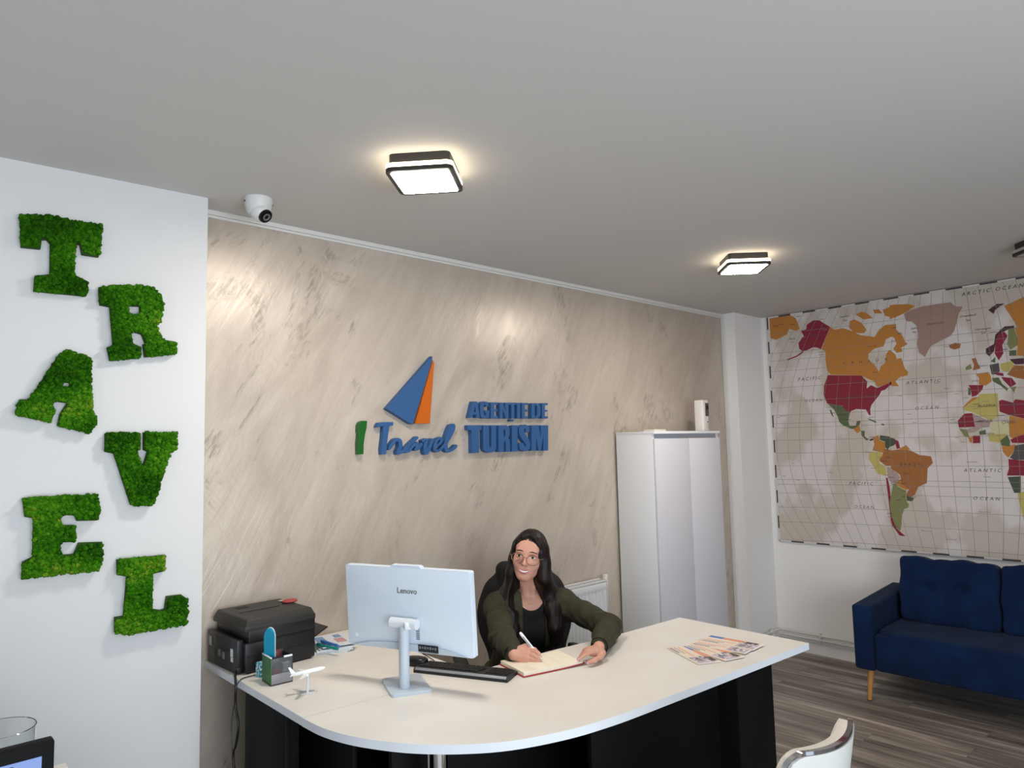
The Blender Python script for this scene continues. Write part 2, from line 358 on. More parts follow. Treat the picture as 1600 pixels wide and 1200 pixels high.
COUNTRIES = [('o', [(2.71, 2.593), (2.548, 2.6), (2.493, 2.559), (2.466, 2.471), (2.499, 2.457), (2.55, 2.483), (2.572, 2.439), (2.662, 2.409), (2.71, 2.427)]), ('r', [(2.408, 2.495), (2.356, 2.52), (2.312, 2.515), (2.233, 2.452), (2.312, 2.292), (2.342, 2.309), (2.374, 2.314), (2.411, 2.299), (2.453, 2.29), (2.48, 2.316), (2.482, 2.362), (2.437, 2.412), (2.458, 2.452), (2.415, 2.46)]), ('r', [(2.453, 2.295), (2.502, 2.265), (2.584, 2.243), (2.582, 2.235), (2.502, 2.254), (2.449, 2.283)]), ('o', [(2.233, 2.452), (2.202, 2.425), (2.141, 2.43), (2.075, 2.399), (2.02, 2.361), (1.923, 2.335), (1.888, 2.382), (1.847, 2.41), (1.773, 2.408), (1.778, 2.333), (1.846, 2.308), (1.865, 2.26), (1.929, 2.251), (1.972, 2.217), (1.975, 2.171), (1.936, 2.137), (1.908, 2.079), (1.894, 2.12), (1.861, 2.142), (1.853, 2.2), (1.831, 2.231), (1.827, 2.23), (1.791, 2.193), (1.786, 2.159), (1.755, 2.164), (1.737, 2.088), (1.716, 2.061), (1.725, 2.037), (1.771, 2.033), (1.804, 2.003), (1.783, 1.968), (1.829, 1.971), (1.842, 2.002), (1.831, 2.009), (1.851, 1.994), (1.927, 1.971), (1.944, 2.014), (1.991, 2.04), (2.03, 2.065), (2.249, 2.093), (2.274, 2.122), (2.282, 2.203), (2.278, 2.265), (2.307, 2.296)]), ('o', [(2.087, 2.475), (2.053, 2.483), (2.006, 2.45), (1.972, 2.393), (1.994, 2.371), (2.06, 2.384), (2.095, 2.428)]), ('o', [(2.043, 2.517), (2.0, 2.532), (1.961, 2.513), (1.923, 2.472), (1.988, 2.473)]), ('o', [(1.919, 2.532), (1.879, 2.53), (1.857, 2.496), (1.912, 2.505)]), ('o', [(1.855, 2.522), (1.807, 2.535), (1.768, 2.55), (1.774, 2.45), (1.843, 2.477)]), ('o', [(1.806, 2.548), (1.692, 2.537), (1.641, 2.516), (1.695, 2.484), (1.75, 2.463), (1.813, 2.447)]), ('o', [(1.816, 2.397), (1.772, 2.366), (1.737, 2.319), (1.724, 2.276), (1.707, 2.257), (1.75, 2.238), (1.744, 2.208), (1.783, 2.204), (1.804, 2.236), (1.779, 2.266), (1.791, 2.31), (1.82, 2.339)]), ('m', [(1.719, 2.471), (1.672, 2.492), (1.597, 2.505), (1.511, 2.507), (1.426, 2.505), (1.401, 2.473), (1.357, 2.464), (1.384, 2.422), (1.401, 2.362), (1.419, 2.309), (1.442, 2.28), (1.492, 2.259), (1.566, 2.224), (1.607, 2.154), (1.641, 2.192), (1.648, 2.25), (1.636, 2.314), (1.646, 2.381), (1.67, 2.409), (1.707, 2.419)]), ('b', [(1.456, 2.218), (1.418, 2.23), (1.386, 2.218), (1.393, 2.191), (1.428, 2.185), (1.451, 2.198)]), ('r', [(2.271, 2.091), (2.03, 2.065), (1.993, 2.018), (2.0, 1.968), (1.97, 1.991), (1.928, 1.967), (1.851, 1.994), (1.831, 2.005), (1.832, 1.984), (1.877, 1.95), (1.901, 1.944), (1.919, 1.911), (1.941, 1.887), (1.975, 1.847), (1.985, 1.818), (1.985, 1.805), (1.985, 1.773), (1.997, 1.778), (2.015, 1.816), (2.082, 1.824), (2.119, 1.812), (2.129, 1.796), (2.159, 1.824), (2.187, 1.853), (2.289, 1.876), (2.312, 1.938), (2.307, 2.009)]), ('g', [(2.285, 1.874), (2.187, 1.853), (2.159, 1.824), (2.129, 1.796), (2.146, 1.738), (2.135, 1.705), (2.094, 1.703), (2.083, 1.736), (2.056, 1.735), (2.067, 1.707), (2.1, 1.68), (2.127, 1.681), (2.181, 1.707), (2.211, 1.736), (2.218, 1.775), (2.243, 1.829)]), ('g', [(2.276, 1.83), (2.262, 1.825), (2.249, 1.771), (2.262, 1.786)]), ('o', [(2.109, 1.681), (2.067, 1.702), (2.06, 1.665), (2.084, 1.647), (2.105, 1.667)]), ('g', [(2.06, 1.665), (2.034, 1.664), (2.036, 1.623), (2.007, 1.599), (2.029, 1.595), (2.058, 1.633)]), ('k', [(2.007, 1.599), (1.98, 1.608), (1.977, 1.596), (1.999, 1.59)]), ('g', [(2.014, 1.756), (1.989, 1.746), (1.946, 1.725), (1.955, 1.718), (1.989, 1.736)]), ('g', [(1.917, 1.712), (1.896, 1.708), (1.901, 1.696), (1.918, 1.701)]), ('o', [(1.98, 1.617), (1.94, 1.629), (1.938, 1.593), (1.896, 1.578), (1.899, 1.529), (1.918, 1.502), (1.939, 1.511), (1.99, 1.521), (1.974, 1.566)]), ('d', [(1.931, 1.629), (1.868, 1.618), (1.868, 1.615), (1.834, 1.6), (1.827, 1.572), (1.846, 1.554), (1.873, 1.545), (1.887, 1.524), (1.902, 1.547), (1.9, 1.583), (1.937, 1.597)]), ('r', [(1.834, 1.596), (1.813, 1.586), (1.804, 1.535), (1.826, 1.53), (1.832, 1.558)]), ('o', [(1.804, 1.535), (1.764, 1.557), (1.74, 1.525), (1.788, 1.514), (1.822, 1.514)]), ('b', [(1.741, 1.52), (1.684, 1.487), (1.615, 1.478), (1.606, 1.433), (1.641, 1.397), (1.652, 1.298), (1.707, 1.27), (1.732, 1.215), (1.767, 1.195), (1.791, 1.213), (1.767, 1.25), (1.812, 1.285), (1.816, 1.35), (1.874, 1.395), (1.873, 1.412), (1.907, 1.412), (1.947, 1.448), (1.945, 1.475), (1.918, 1.502), (1.899, 1.529), (1.849, 1.519), (1.875, 1.517), (1.822, 1.526)]), ('y', [(2.008, 1.512), (1.939, 1.511), (1.919, 1.493), (1.947, 1.457), (1.944, 1.43), (1.907, 1.403), (1.907, 1.34), (1.966, 1.357), (2.0, 1.43), (2.02, 1.462)]), ('p', [(1.903, 1.403), (1.882, 1.405), (1.833, 1.359), (1.817, 1.331), (1.845, 1.298), (1.885, 1.288), (1.877, 1.289), (1.899, 1.331)]), ('o', [(1.845, 1.298), (1.814, 1.322), (1.804, 1.276), (1.767, 1.259), (1.785, 1.245), (1.838, 1.275)]), ('r', [(1.912, 1.331), (1.9, 1.327), (1.891, 1.269), (1.888, 1.18), (1.886, 1.091), (1.869, 1.03), (1.867, 0.98), (1.81, 0.929), (1.848, 0.931), (1.891, 0.997), (1.889, 0.985), (1.898, 1.028), (1.902, 1.108), (1.905, 1.188)]), ('l', [(1.881, 1.284), (1.846, 1.294), (1.839, 1.271), (1.785, 1.24), (1.792, 1.203), (1.786, 1.167), (1.774, 1.149), (1.78, 1.126), (1.806, 1.116), (1.826, 1.065), (1.83, 1.01), (1.842, 0.963), (1.863, 0.975), (1.881, 1.025), (1.895, 1.079), (1.899, 1.153), (1.869, 1.278)]), ('d', [(1.787, 1.213), (1.738, 1.192), (1.752, 1.17), (1.785, 1.174)]), ('r', [(1.44, 1.71), (1.399, 1.756), (1.353, 1.758), (1.344, 1.667), (1.436, 1.666)]), ('l', [(1.436, 1.661), (1.391, 1.651), (1.379, 1.598), (1.409, 1.608)]), ('p', [(1.353, 1.758), (1.257, 1.698), (1.263, 1.664), (1.307, 1.661), (1.347, 1.632), (1.389, 1.629), (1.387, 1.655), (1.344, 1.667)]), ('r', [(1.36, 1.611), (1.319, 1.61), (1.322, 1.562), (1.363, 1.561)]), ('o', [(1.387, 1.597), (1.36, 1.606), (1.367, 1.563), (1.381, 1.568)]), ('g', [(1.324, 1.636), (1.286, 1.647), (1.288, 1.617), (1.322, 1.614)]), ('c', [(1.257, 1.693), (1.167, 1.698), (1.157, 1.643), (1.173, 1.618), (1.259, 1.621), (1.259, 1.664)]), ('y', [(1.277, 1.617), (1.173, 1.618), (1.174, 1.602), (1.213, 1.56), (1.269, 1.574)]), ('y', [(1.408, 1.783), (1.351, 1.833), (1.309, 1.858), (1.301, 1.88), (1.204, 1.877), (1.205, 1.772), (1.211, 1.73), (1.253, 1.702), (1.353, 1.763)]), ('r', [(1.201, 1.828), (1.182, 1.834), (1.127, 1.812), (1.114, 1.833), (1.068, 1.823), (1.035, 1.825), (1.049, 1.701), (1.15, 1.734), (1.202, 1.759)]), ('o', [(1.37, 1.835), (1.342, 1.86), (1.306, 1.86), (1.351, 1.833), (1.407, 1.787), (1.392, 1.813)]), ('o', [(1.15, 1.731), (1.049, 1.701), (1.054, 1.623), (1.14, 1.58), (1.16, 1.601), (1.158, 1.677)]), ('g', [(1.211, 1.577), (1.17, 1.61), (1.159, 1.568), (1.164, 1.538), (1.207, 1.543)]), ('r', [(1.158, 1.58), (1.125, 1.596), (1.054, 1.623), (1.052, 1.557), (1.149, 1.559)]), ('o', [(1.207, 1.539), (1.132, 1.55), (1.146, 1.5), (1.177, 1.467), (1.202, 1.501)]), ('k2', [(1.136, 1.542), (1.059, 1.557), (1.046, 1.45), (1.149, 1.455), (1.169, 1.467), (1.146, 1.5)]), ('r', [(1.177, 1.459), (1.067, 1.446), (1.074, 1.356), (1.192, 1.354), (1.178, 1.4)]), ('d', [(1.189, 1.346), (1.119, 1.351), (1.126, 1.248), (1.161, 1.247)]), ('y', [(1.144, 1.243), (1.08, 1.27), (1.079, 1.188), (1.116, 1.166), (1.138, 1.181)]), ('r', [(1.363, 1.942), (1.277, 1.936), (1.286, 1.906), (1.321, 1.87), (1.348, 1.864), (1.351, 1.918)]), ('g', [(1.364, 1.927), (1.35, 1.918), (1.353, 1.876), (1.369, 1.877)]), ('o', [(1.315, 2.012), (1.246, 2.017), (1.234, 1.993), (1.231, 1.955), (1.265, 1.931), (1.303, 1.941), (1.3, 1.983)]), ('b', [(1.331, 2.114), (1.307, 2.115), (1.3, 2.083), (1.286, 2.044), (1.33, 2.036), (1.321, 2.07)]), ('l', [(1.371, 2.06), (1.34, 2.08), (1.335, 2.048), (1.369, 2.04)]), ('k2', [(1.236, 2.062), (1.184, 2.071), (1.182, 2.018), (1.196, 1.997), (1.228, 2.0)]), ('k', [(1.248, 2.17), (1.201, 2.195), (1.19, 2.254), (1.136, 2.3), (1.086, 2.297), (1.087, 2.282), (1.125, 2.276), (1.171, 2.252), (1.19, 2.209), (1.204, 2.149), (1.232, 2.118), (1.25, 2.139)]), ('r', [(1.174, 2.252), (1.139, 2.266), (1.125, 2.238), (1.157, 2.182), (1.155, 2.129), (1.183, 2.086), (1.202, 2.134), (1.194, 2.194)]), ('l', [(1.119, 2.275), (1.087, 2.282), (1.071, 2.209), (1.077, 2.172), (1.116, 2.147), (1.132, 2.186), (1.123, 2.223)]), ('o', [(1.084, 2.285), (1.002, 2.281), (0.94, 2.309), (0.825, 2.299), (0.843, 2.065), (1.085, 2.106), (1.077, 2.172), (1.071, 2.209)]), ('y', [(1.178, 2.063), (1.108, 2.078), (1.105, 2.041), (1.145, 2.007), (1.175, 2.025)]), ('g', [(1.123, 2.14), (1.085, 2.143), (1.088, 2.106), (1.125, 2.11)]), ('k', [(1.126, 2.088), (1.049, 2.087), (1.052, 2.05), (1.098, 2.051)]), ('b', [(1.104, 2.048), (1.02, 2.032), (1.026, 1.945), (1.098, 1.966), (1.146, 1.992)]), ('g', [(1.229, 1.977), (1.191, 1.978), (1.175, 1.935), (1.146, 1.903), (1.153, 1.888), (1.188, 1.928), (1.224, 1.954)]), ('r', [(1.178, 1.98), (1.122, 1.968), (1.101, 1.929), (1.133, 1.909), (1.167, 1.957)]), ('l', [(1.133, 1.909), (1.102, 1.914), (1.117, 1.871)]), ('k', [(1.217, 2.419), (1.197, 2.432), (1.17, 2.45), (1.126, 2.447), (1.152, 2.432), (1.179, 2.413), (1.19, 2.388)]), ('g', [(1.228, 2.084), (1.2, 2.111), (1.203, 2.073)]), ('r', [(1.207, 2.013), (1.164, 2.002), (1.165, 1.983), (1.202, 1.994)])]
MOSS = {'T': [[(0.3477, 2.4169), (0.4344, 2.4307), (0.5107, 2.4263), (0.5901, 2.4266), (0.5925, 2.4048), (0.5871, 2.3089), (0.534, 2.3102), (0.5273, 2.3444), (0.5157, 2.3477), (0.5113, 2.2336), (0.557, 2.2132), (0.5514, 2.1596), (0.3938, 2.1589), (0.3959, 2.213), (0.4388, 2.224), (0.4373, 2.3334), (0.4259, 2.3472), (0.4124, 2.3434), (0.4096, 2.31), (0.3532, 2.3077)]], 'R': [[(0.5806, 2.2001), (0.6071, 2.2086), (0.7053, 2.2259), (0.7566, 2.2246), (0.7899, 2.1932), (0.7974, 2.1511), (0.7886, 2.0929), (0.7724, 2.0841), (0.7983, 2.0297), (0.8431, 2.0249), (0.8486, 1.9778), (0.7376, 1.9581), (0.7302, 2.0064), (0.7384, 2.0105), (0.725, 2.0443), (0.6996, 2.0504), (0.6904, 2.0446), (0.6975, 2.0072), (0.726, 1.9956), (0.7237, 1.9551), (0.6227, 1.9388), (0.6126, 1.9867), (0.6315, 1.995), (0.6179, 2.1368), (0.5862, 2.1397)], [(0.6819, 2.1444), (0.7164, 2.1472), (0.717, 2.1192), (0.6888, 2.1146), (0.681, 2.129)]], 'A': [[(0.4919, 1.9758), (0.5695, 1.955), (0.5749, 1.8585), (0.5804, 1.7591), (0.5892, 1.7482), (0.594, 1.7271), (0.5707, 1.6844), (0.4762, 1.7106), (0.4826, 1.7512), (0.5027, 1.7904), (0.4758, 1.794), (0.4587, 1.7893), (0.4703, 1.7639), (0.4574, 1.7222), (0.3594, 1.7465), (0.3567, 1.762), (0.3658, 1.7995), (0.3917, 1.8003), (0.4192, 1.8518), (0.473, 1.958)], [(0.4923, 1.8615), (0.5091, 1.8609), (0.5067, 1.8458), (0.4872, 1.8483)]], 'V': [[(0.6132, 1.6929), (0.7285, 1.694), (0.7298, 1.6314), (0.7181, 1.6281), (0.7378, 1.5667), (0.7533, 1.6237), (0.7398, 1.6312), (0.7384, 1.6962), (0.8529, 1.6937), (0.8512, 1.629), (0.8318, 1.6184), (0.7772, 1.432), (0.7606, 1.4275), (0.7016, 1.4318), (0.6431, 1.6191), (0.6148, 1.6267)]], 'E': [[(0.383, 1.4844), (0.4901, 1.4854), (0.6032, 1.4838), (0.6109, 1.4227), (0.6043, 1.3924), (0.5422, 1.3958), (0.5358, 1.4151), (0.5094, 1.4186), (0.4951, 1.4118), (0.4976, 1.3851), (0.5397, 1.3812), (0.5412, 1.3241), (0.4975, 1.3268), (0.4964, 1.3058), (0.5045, 1.2838), (0.5365, 1.2826), (0.5502, 1.3198), (0.6228, 1.3153), (0.6224, 1.2574), (0.6098, 1.2196), (0.3897, 1.2206), (0.3897, 1.2733), (0.4175, 1.2859), (0.4162, 1.4152), (0.3915, 1.4218)]], 'L': [[(0.6599, 1.2556), (0.8179, 1.2548), (0.819, 1.1953), (0.78, 1.1914), (0.7779, 1.0639), (0.8081, 1.0553), (0.8216, 1.0565), (0.8276, 1.1016), (0.8794, 1.1006), (0.8987, 1.0831), (0.8987, 0.9966), (0.8778, 0.9911), (0.705, 0.9889), (0.659, 1.0019), (0.6578, 1.054), (0.6859, 1.0537), (0.6929, 1.1915), (0.6624, 1.2026)]]}
SIGN = {'A': [[(2.3594, 1.8516), (2.3901, 1.8524), (2.4053, 1.7664), (2.3822, 1.7656), (2.3787, 1.7809), (2.3596, 1.7807), (2.3535, 1.7659), (2.3308, 1.765)], [(2.3761, 1.8313), (2.3791, 1.7957), (2.3649, 1.7955)]], 'G': [[(2.4697, 1.8273), (2.4663, 1.8483), (2.4526, 1.854), (2.429, 1.8534), (2.4131, 1.844), (2.4087, 1.823), (2.4079, 1.7902), (2.4133, 1.7724), (2.4267, 1.7636), (2.4482, 1.7638), (2.4582, 1.7684), (2.4601, 1.764), (2.47, 1.7641), (2.4731, 1.8063), (2.4415, 1.8057), (2.4411, 1.7922), (2.4489, 1.7908), (2.4467, 1.7803), (2.4368, 1.7787), (2.4332, 1.7906), (2.433, 1.8265), (2.4384, 1.8386), (2.4462, 1.8358), (2.4479, 1.8253)]], 'E': [[(2.4842, 1.8503), (2.5346, 1.8516), (2.5343, 1.8394), (2.508, 1.8387), (2.5073, 1.8144), (2.5315, 1.8149), (2.5312, 1.8027), (2.507, 1.8023), (2.5062, 1.7765), (2.5325, 1.7768), (2.5321, 1.7641), (2.4819, 1.7636)]], 'N': [[(2.5489, 1.8504), (2.5694, 1.8509), (2.5885, 1.8021), (2.59, 1.8514), (2.615, 1.8521), (2.6123, 1.7648), (2.5915, 1.7646), (2.5702, 1.811), (2.5689, 1.7644), (2.5463, 1.7642)]], 'TZ': [[(2.615, 1.8521), (2.6763, 1.8536), (2.6759, 1.8411), (2.6568, 1.8406), (2.6565, 1.7653), (2.6333, 1.765), (2.6356, 1.8401), (2.6146, 1.8397)]], 'I': [[(2.6784, 1.8521), (2.702, 1.8527), (2.6991, 1.7657), (2.6756, 1.7655)]], 'E2': [[(2.715, 1.853), (2.7617, 1.8541), (2.7613, 1.843), (2.7385, 1.8425), (2.7376, 1.8156), (2.7586, 1.816), (2.7582, 1.8049), (2.7372, 1.8045), (2.7363, 1.7777), (2.7603, 1.778), (2.7599, 1.7663), (2.712, 1.7658)]], 'D': [[(2.7917, 1.8533), (2.8365, 1.8544), (2.8565, 1.8452), (2.8618, 1.8291), (2.8603, 1.7904), (2.8516, 1.7742), (2.8332, 1.767), (2.7886, 1.7666)], [(2.8171, 1.8411), (2.8292, 1.8407), (2.8348, 1.8318), (2.8332, 1.7901), (2.827, 1.7797), (2.8149, 1.7789)]], 'E3': [[(2.8751, 1.8553), (2.9225, 1.8565), (2.9221, 1.845), (2.899, 1.8445), (2.8979, 1.8169), (2.9196, 1.8173), (2.9192, 1.8069), (2.8975, 1.8065), (2.8964, 1.7796), (2.9214, 1.7799), (2.9209, 1.7678), (2.8717, 1.7674)]], 'T': [[(2.3223, 1.726), (2.416, 1.7263), (2.4153, 1.6996), (2.3986, 1.6996), (2.3957, 1.5816), (2.3472, 1.5812), (2.3481, 1.6997), (2.3218, 1.7012)]], 'U': [[(2.4277, 1.7264), (2.469, 1.7265), (2.468, 1.6172), (2.4735, 1.6037), (2.4818, 1.617), (2.4848, 1.7265), (2.5189, 1.7266), (2.5176, 1.6104), (2.509, 1.5895), (2.4908, 1.5815), (2.4571, 1.5802), (2.4358, 1.5881), (2.4257, 1.6061)]], 'R': [[(2.5371, 1.7267), (2.5945, 1.7269), (2.6129, 1.7177), (2.6186, 1.6977), (2.6157, 1.6731), (2.6049, 1.6578), (2.617, 1.6485), (2.6191, 1.5826), (2.5881, 1.5823), (2.5856, 1.6366), (2.5754, 1.6413), (2.5716, 1.5821), (2.5329, 1.582)], [(2.574, 1.7039), (2.5855, 1.7008), (2.5867, 1.6733), (2.5823, 1.6641), (2.5728, 1.6642)]], 'I2': [[(2.6363, 1.727), (2.6786, 1.7271), (2.6738, 1.5823), (2.6317, 1.5823)]], 'S': [[(2.769, 1.6879), (2.7689, 1.71), (2.7606, 1.7242), (2.739, 1.7311), (2.713, 1.7288), (2.691, 1.7163), (2.6881, 1.6913), (2.6937, 1.6664), (2.7144, 1.6444), (2.7332, 1.6254), (2.7393, 1.6128), (2.7347, 1.605), (2.7263, 1.613), (2.7182, 1.6287), (2.686, 1.6276), (2.6853, 1.6074), (2.6933, 1.5918), (2.7166, 1.582), (2.7426, 1.583), (2.767, 1.5934), (2.7735, 1.6154), (2.7687, 1.6406), (2.7455, 1.666), (2.7309, 1.6849), (2.7272, 1.7038), (2.734, 1.71), (2.7403, 1.7037), (2.7397, 1.6865)]], 'M': [[(2.7894, 1.7275), (2.843, 1.7277), (2.8585, 1.6588), (2.8611, 1.7277), (2.9207, 1.7279), (2.9149, 1.5825), (2.876, 1.5823), (2.8792, 1.665), (2.8556, 1.5828), (2.8354, 1.5832), (2.8205, 1.6655), (2.8175, 1.5836), (2.7798, 1.5844)]], 'cedilla': [[(2.628, 1.7594), (2.6499, 1.7596), (2.6475, 1.7487), (2.6277, 1.7486)]]}
LOGO = {'sail': [[(1.826, 1.8037), (2.0995, 2.0747), (2.0992, 2.0532), (1.9784, 1.73), (1.9633, 1.7319)]], 'jib': [[(2.1025, 2.052), (2.1109, 2.0442), (2.0789, 1.7345), (1.9921, 1.7334)]], 'I': [[(1.6848, 1.7382), (1.698, 1.745), (1.7216, 1.7445), (1.7188, 1.715), (1.709, 1.6751), (1.7031, 1.6386), (1.701, 1.5906), (1.6747, 1.5903), (1.6742, 1.639), (1.6789, 1.6819), (1.6752, 1.6984), (1.6772, 1.7249)]], 'T': [[(1.7748, 1.7219), (1.7847, 1.7371), (1.8144, 1.7397), (1.8646, 1.74), (1.8644, 1.7238), (1.8422, 1.7203), (1.8358, 1.681), (1.8286, 1.6368), (1.823, 1.5876), (1.7993, 1.5865), (1.7983, 1.6136), (1.8058, 1.6642), (1.8102, 1.7186), (1.7944, 1.7185), (1.7728, 1.7134)]]}
SCRIPT = {'r': [(1.8371, 1.6094), (1.8738, 1.6516), (1.8901, 1.6548), (1.9023, 1.6461), (1.9041, 1.6219), (1.8937, 1.6014), (1.8935, 1.5911), (1.9141, 1.5975), (1.9393, 1.6212)], 'a': [(2.0074, 1.6677), (1.9816, 1.6486), (1.9518, 1.6245), (1.9349, 1.6005), (1.9515, 1.6001), (1.9771, 1.6241), (2.0006, 1.636), (1.9981, 1.6132), (1.9938, 1.6063), (2.011, 1.613), (2.0307, 1.6374)], 'v': [(2.0308, 1.6444), (2.046, 1.6514), (2.0547, 1.6495), (2.0499, 1.6193), (2.0516, 1.5909), (2.0625, 1.5907), (2.0806, 1.6259), (2.0944, 1.658)], 'e': [(2.1115, 1.6183), (2.1386, 1.6322), (2.1525, 1.6538), (2.1346, 1.6594), (2.1163, 1.6398), (2.1069, 1.6112), (2.12, 1.5965), (2.1426, 1.6033), (2.1702, 1.6282)], 'l': [(2.1702, 1.6282), (2.1983, 1.6606), (2.2246, 1.7009), (2.2274, 1.7231), (2.2157, 1.723), (2.199, 1.6936), (2.1796, 1.6426), (2.1789, 1.6062), (2.197, 1.5949), (2.225, 1.6053), (2.2487, 1.6233)]}

# ================================================================ world map canvas
def map_ocean_mat():
    return mat('map_ocean_print', '#C8BEB4', .7, spec=.25, noise=(2.6,'#DAD3D1',.47,.56,(1,1.4,1)))
MAPC = dict(o='#C0823F', r='#8C3040', m='#A78980', b='#A46B3E', g='#5E6B4B', d='#4F5A49', y='#C2B46A', l='#84875A', c='#D0CBA0', p='#AF9A96', k='#54373F', k2='#5B5556')
map_mats = [map_ocean_mat()]+[mat('map_print_'+n, MAPC[k], .7, spec=.25) for k,n in (('o','orange'),('r','red'),('m','mauve'),('b','brown'),('g','green'),('d','dark_green'),('y','yellow'),('l','olive'),('c','cream'),('p','pink'),('k','maroon'),('k2','slate'))]
MI = {k:i+1 for i,k in enumerate(['o','r','m','b','g','d','y','l','c','p','k','k2'])}
map_mats += [mat('map_ink','#4A4242',.7), mat('map_line','#8A8078',.7), mat('map_border_white','#D8D5D2',.6)]
INK, LINE, WHT = 13, 14, 15
MR = frame((5.35,0,0),(0,-1,0),(0,0,1),(-1,0,0))      # local x = -Y, y = Z, z = out of the wall
Y0, Y1, ZB, ZT = 2.733, .07, .822, 2.600
bm = NB()
box(bm, (5.340,(Y0+Y1)/2,(ZB+ZT)/2), (.020,Y0-Y1,ZT-ZB), 0)
SRF = .0202
def strip(p, q, wd, z, mi):
    p = Vector(p); q = Vector(q); d = (q-p)
    if d.length < 1e-5: return
    n = Vector((-d.y,d.x)).normalized()*wd/2
    vs = [bm.verts.new(MR @ Vector((v.x,v.y,z))) for v in (p-n,q-n,q+n,p+n)]
    f = bm.faces.new(vs); f.material_index = mi
extra = [('o',[(1.13,2.43),(.95,2.50),(.70,2.53),(.40,2.48),(.20,2.40),(.30,2.28),(.42,2.20),(.55,2.12),(.80,2.12),(.98,2.14),(1.03,2.20)]),
 ('y',[(.80,2.12),(.62,2.10),(.55,2.02),(.72,1.98),(.90,2.02)]), ('r',[(.72,2.02),(.52,2.10),(.36,2.02),(.34,1.88),(.46,1.78),(.60,1.84),(.72,1.93)]),
 ('g',[(.80,1.96),(.70,1.95),(.64,1.82),(.68,1.72),(.75,1.62),(.80,1.76)]), ('b',[(1.03,1.90),(.92,1.92),(.84,1.80),(.92,1.68),(1.0,1.78)]),
 ('l',[(1.08,1.72),(.98,1.70),(.90,1.60),(.98,1.45),(1.06,1.52)]), ('o',[(1.06,1.44),(.97,1.44),(.96,1.28),(1.02,1.20),(1.06,1.30)]),
 ('y',[(1.14,1.20),(1.05,1.22),(1.04,1.10),(1.12,1.06)]), ('o',[(.50,1.38),(.40,1.42),(.28,1.40),(.20,1.28),(.26,1.16),(.42,1.18),(.52,1.22)]),
 ('p',[(.62,1.62),(.50,1.58),(.40,1.50),(.46,1.46),(.60,1.52)]), ('y',[(1.06,2.02),(.96,2.02),(.92,1.96),(1.02,1.94)])]
for i,(k,P) in enumerate(COUNTRIES+extra):
    z = SRF+.0001+.00004*(i%9)
    vs = [bm.verts.new(MR @ Vector((-y,min(zz,ZT-.004),z))) for y,zz in P]
    try:
        f = bm.faces.new(vs); f.material_index = MI[k]
        f.normal_update()
        if f.normal.x > 0: f.normal_flip()
    except ValueError: pass
# graticule
par = {0:1.51,10:1.607,20:1.702,23.4:1.735,30:1.80,40:1.905,50:2.012,60:2.141,66.5:2.223,70:2.282,80:2.436,-10:1.413,-20:1.312,-23.4:1.276,-30:1.212,-40:1.108,-50:.998,-60:.866}
def kk(z):
    d = abs(z-1.51)
    return 1-.27*(d/1.08)**2.3 if z > 1.51 else 1-.19*(d/.67)**1.8
GZ = SRF+.0006
for lat,z in par.items():
    pr_ = None
    for i in range(25):
        y = Y0+(Y1-Y0)*i/24; u = (y-1.40)/1.33
        zz = z + (.016*u*u if z > 1.51 else -.03*u*u)*abs(z-1.51)/.6
        p = (-y,zz)
        if pr_: strip(pr_,p,.0022,GZ,LINE)
        pr_ = p
for k in range(-22,23):
    pr_ = None
    for i in range(29):
        z = ZB+.01+(ZT-ZB-.02)*i/28; y = 1.40+.0935*k*kk(z)
        if Y1+.005 < y < Y0-.005:
            p = (-y,z)
            if pr_: strip(pr_,p,.0022,GZ+.0001,LINE)
            pr_ = p
        else: pr_ = None
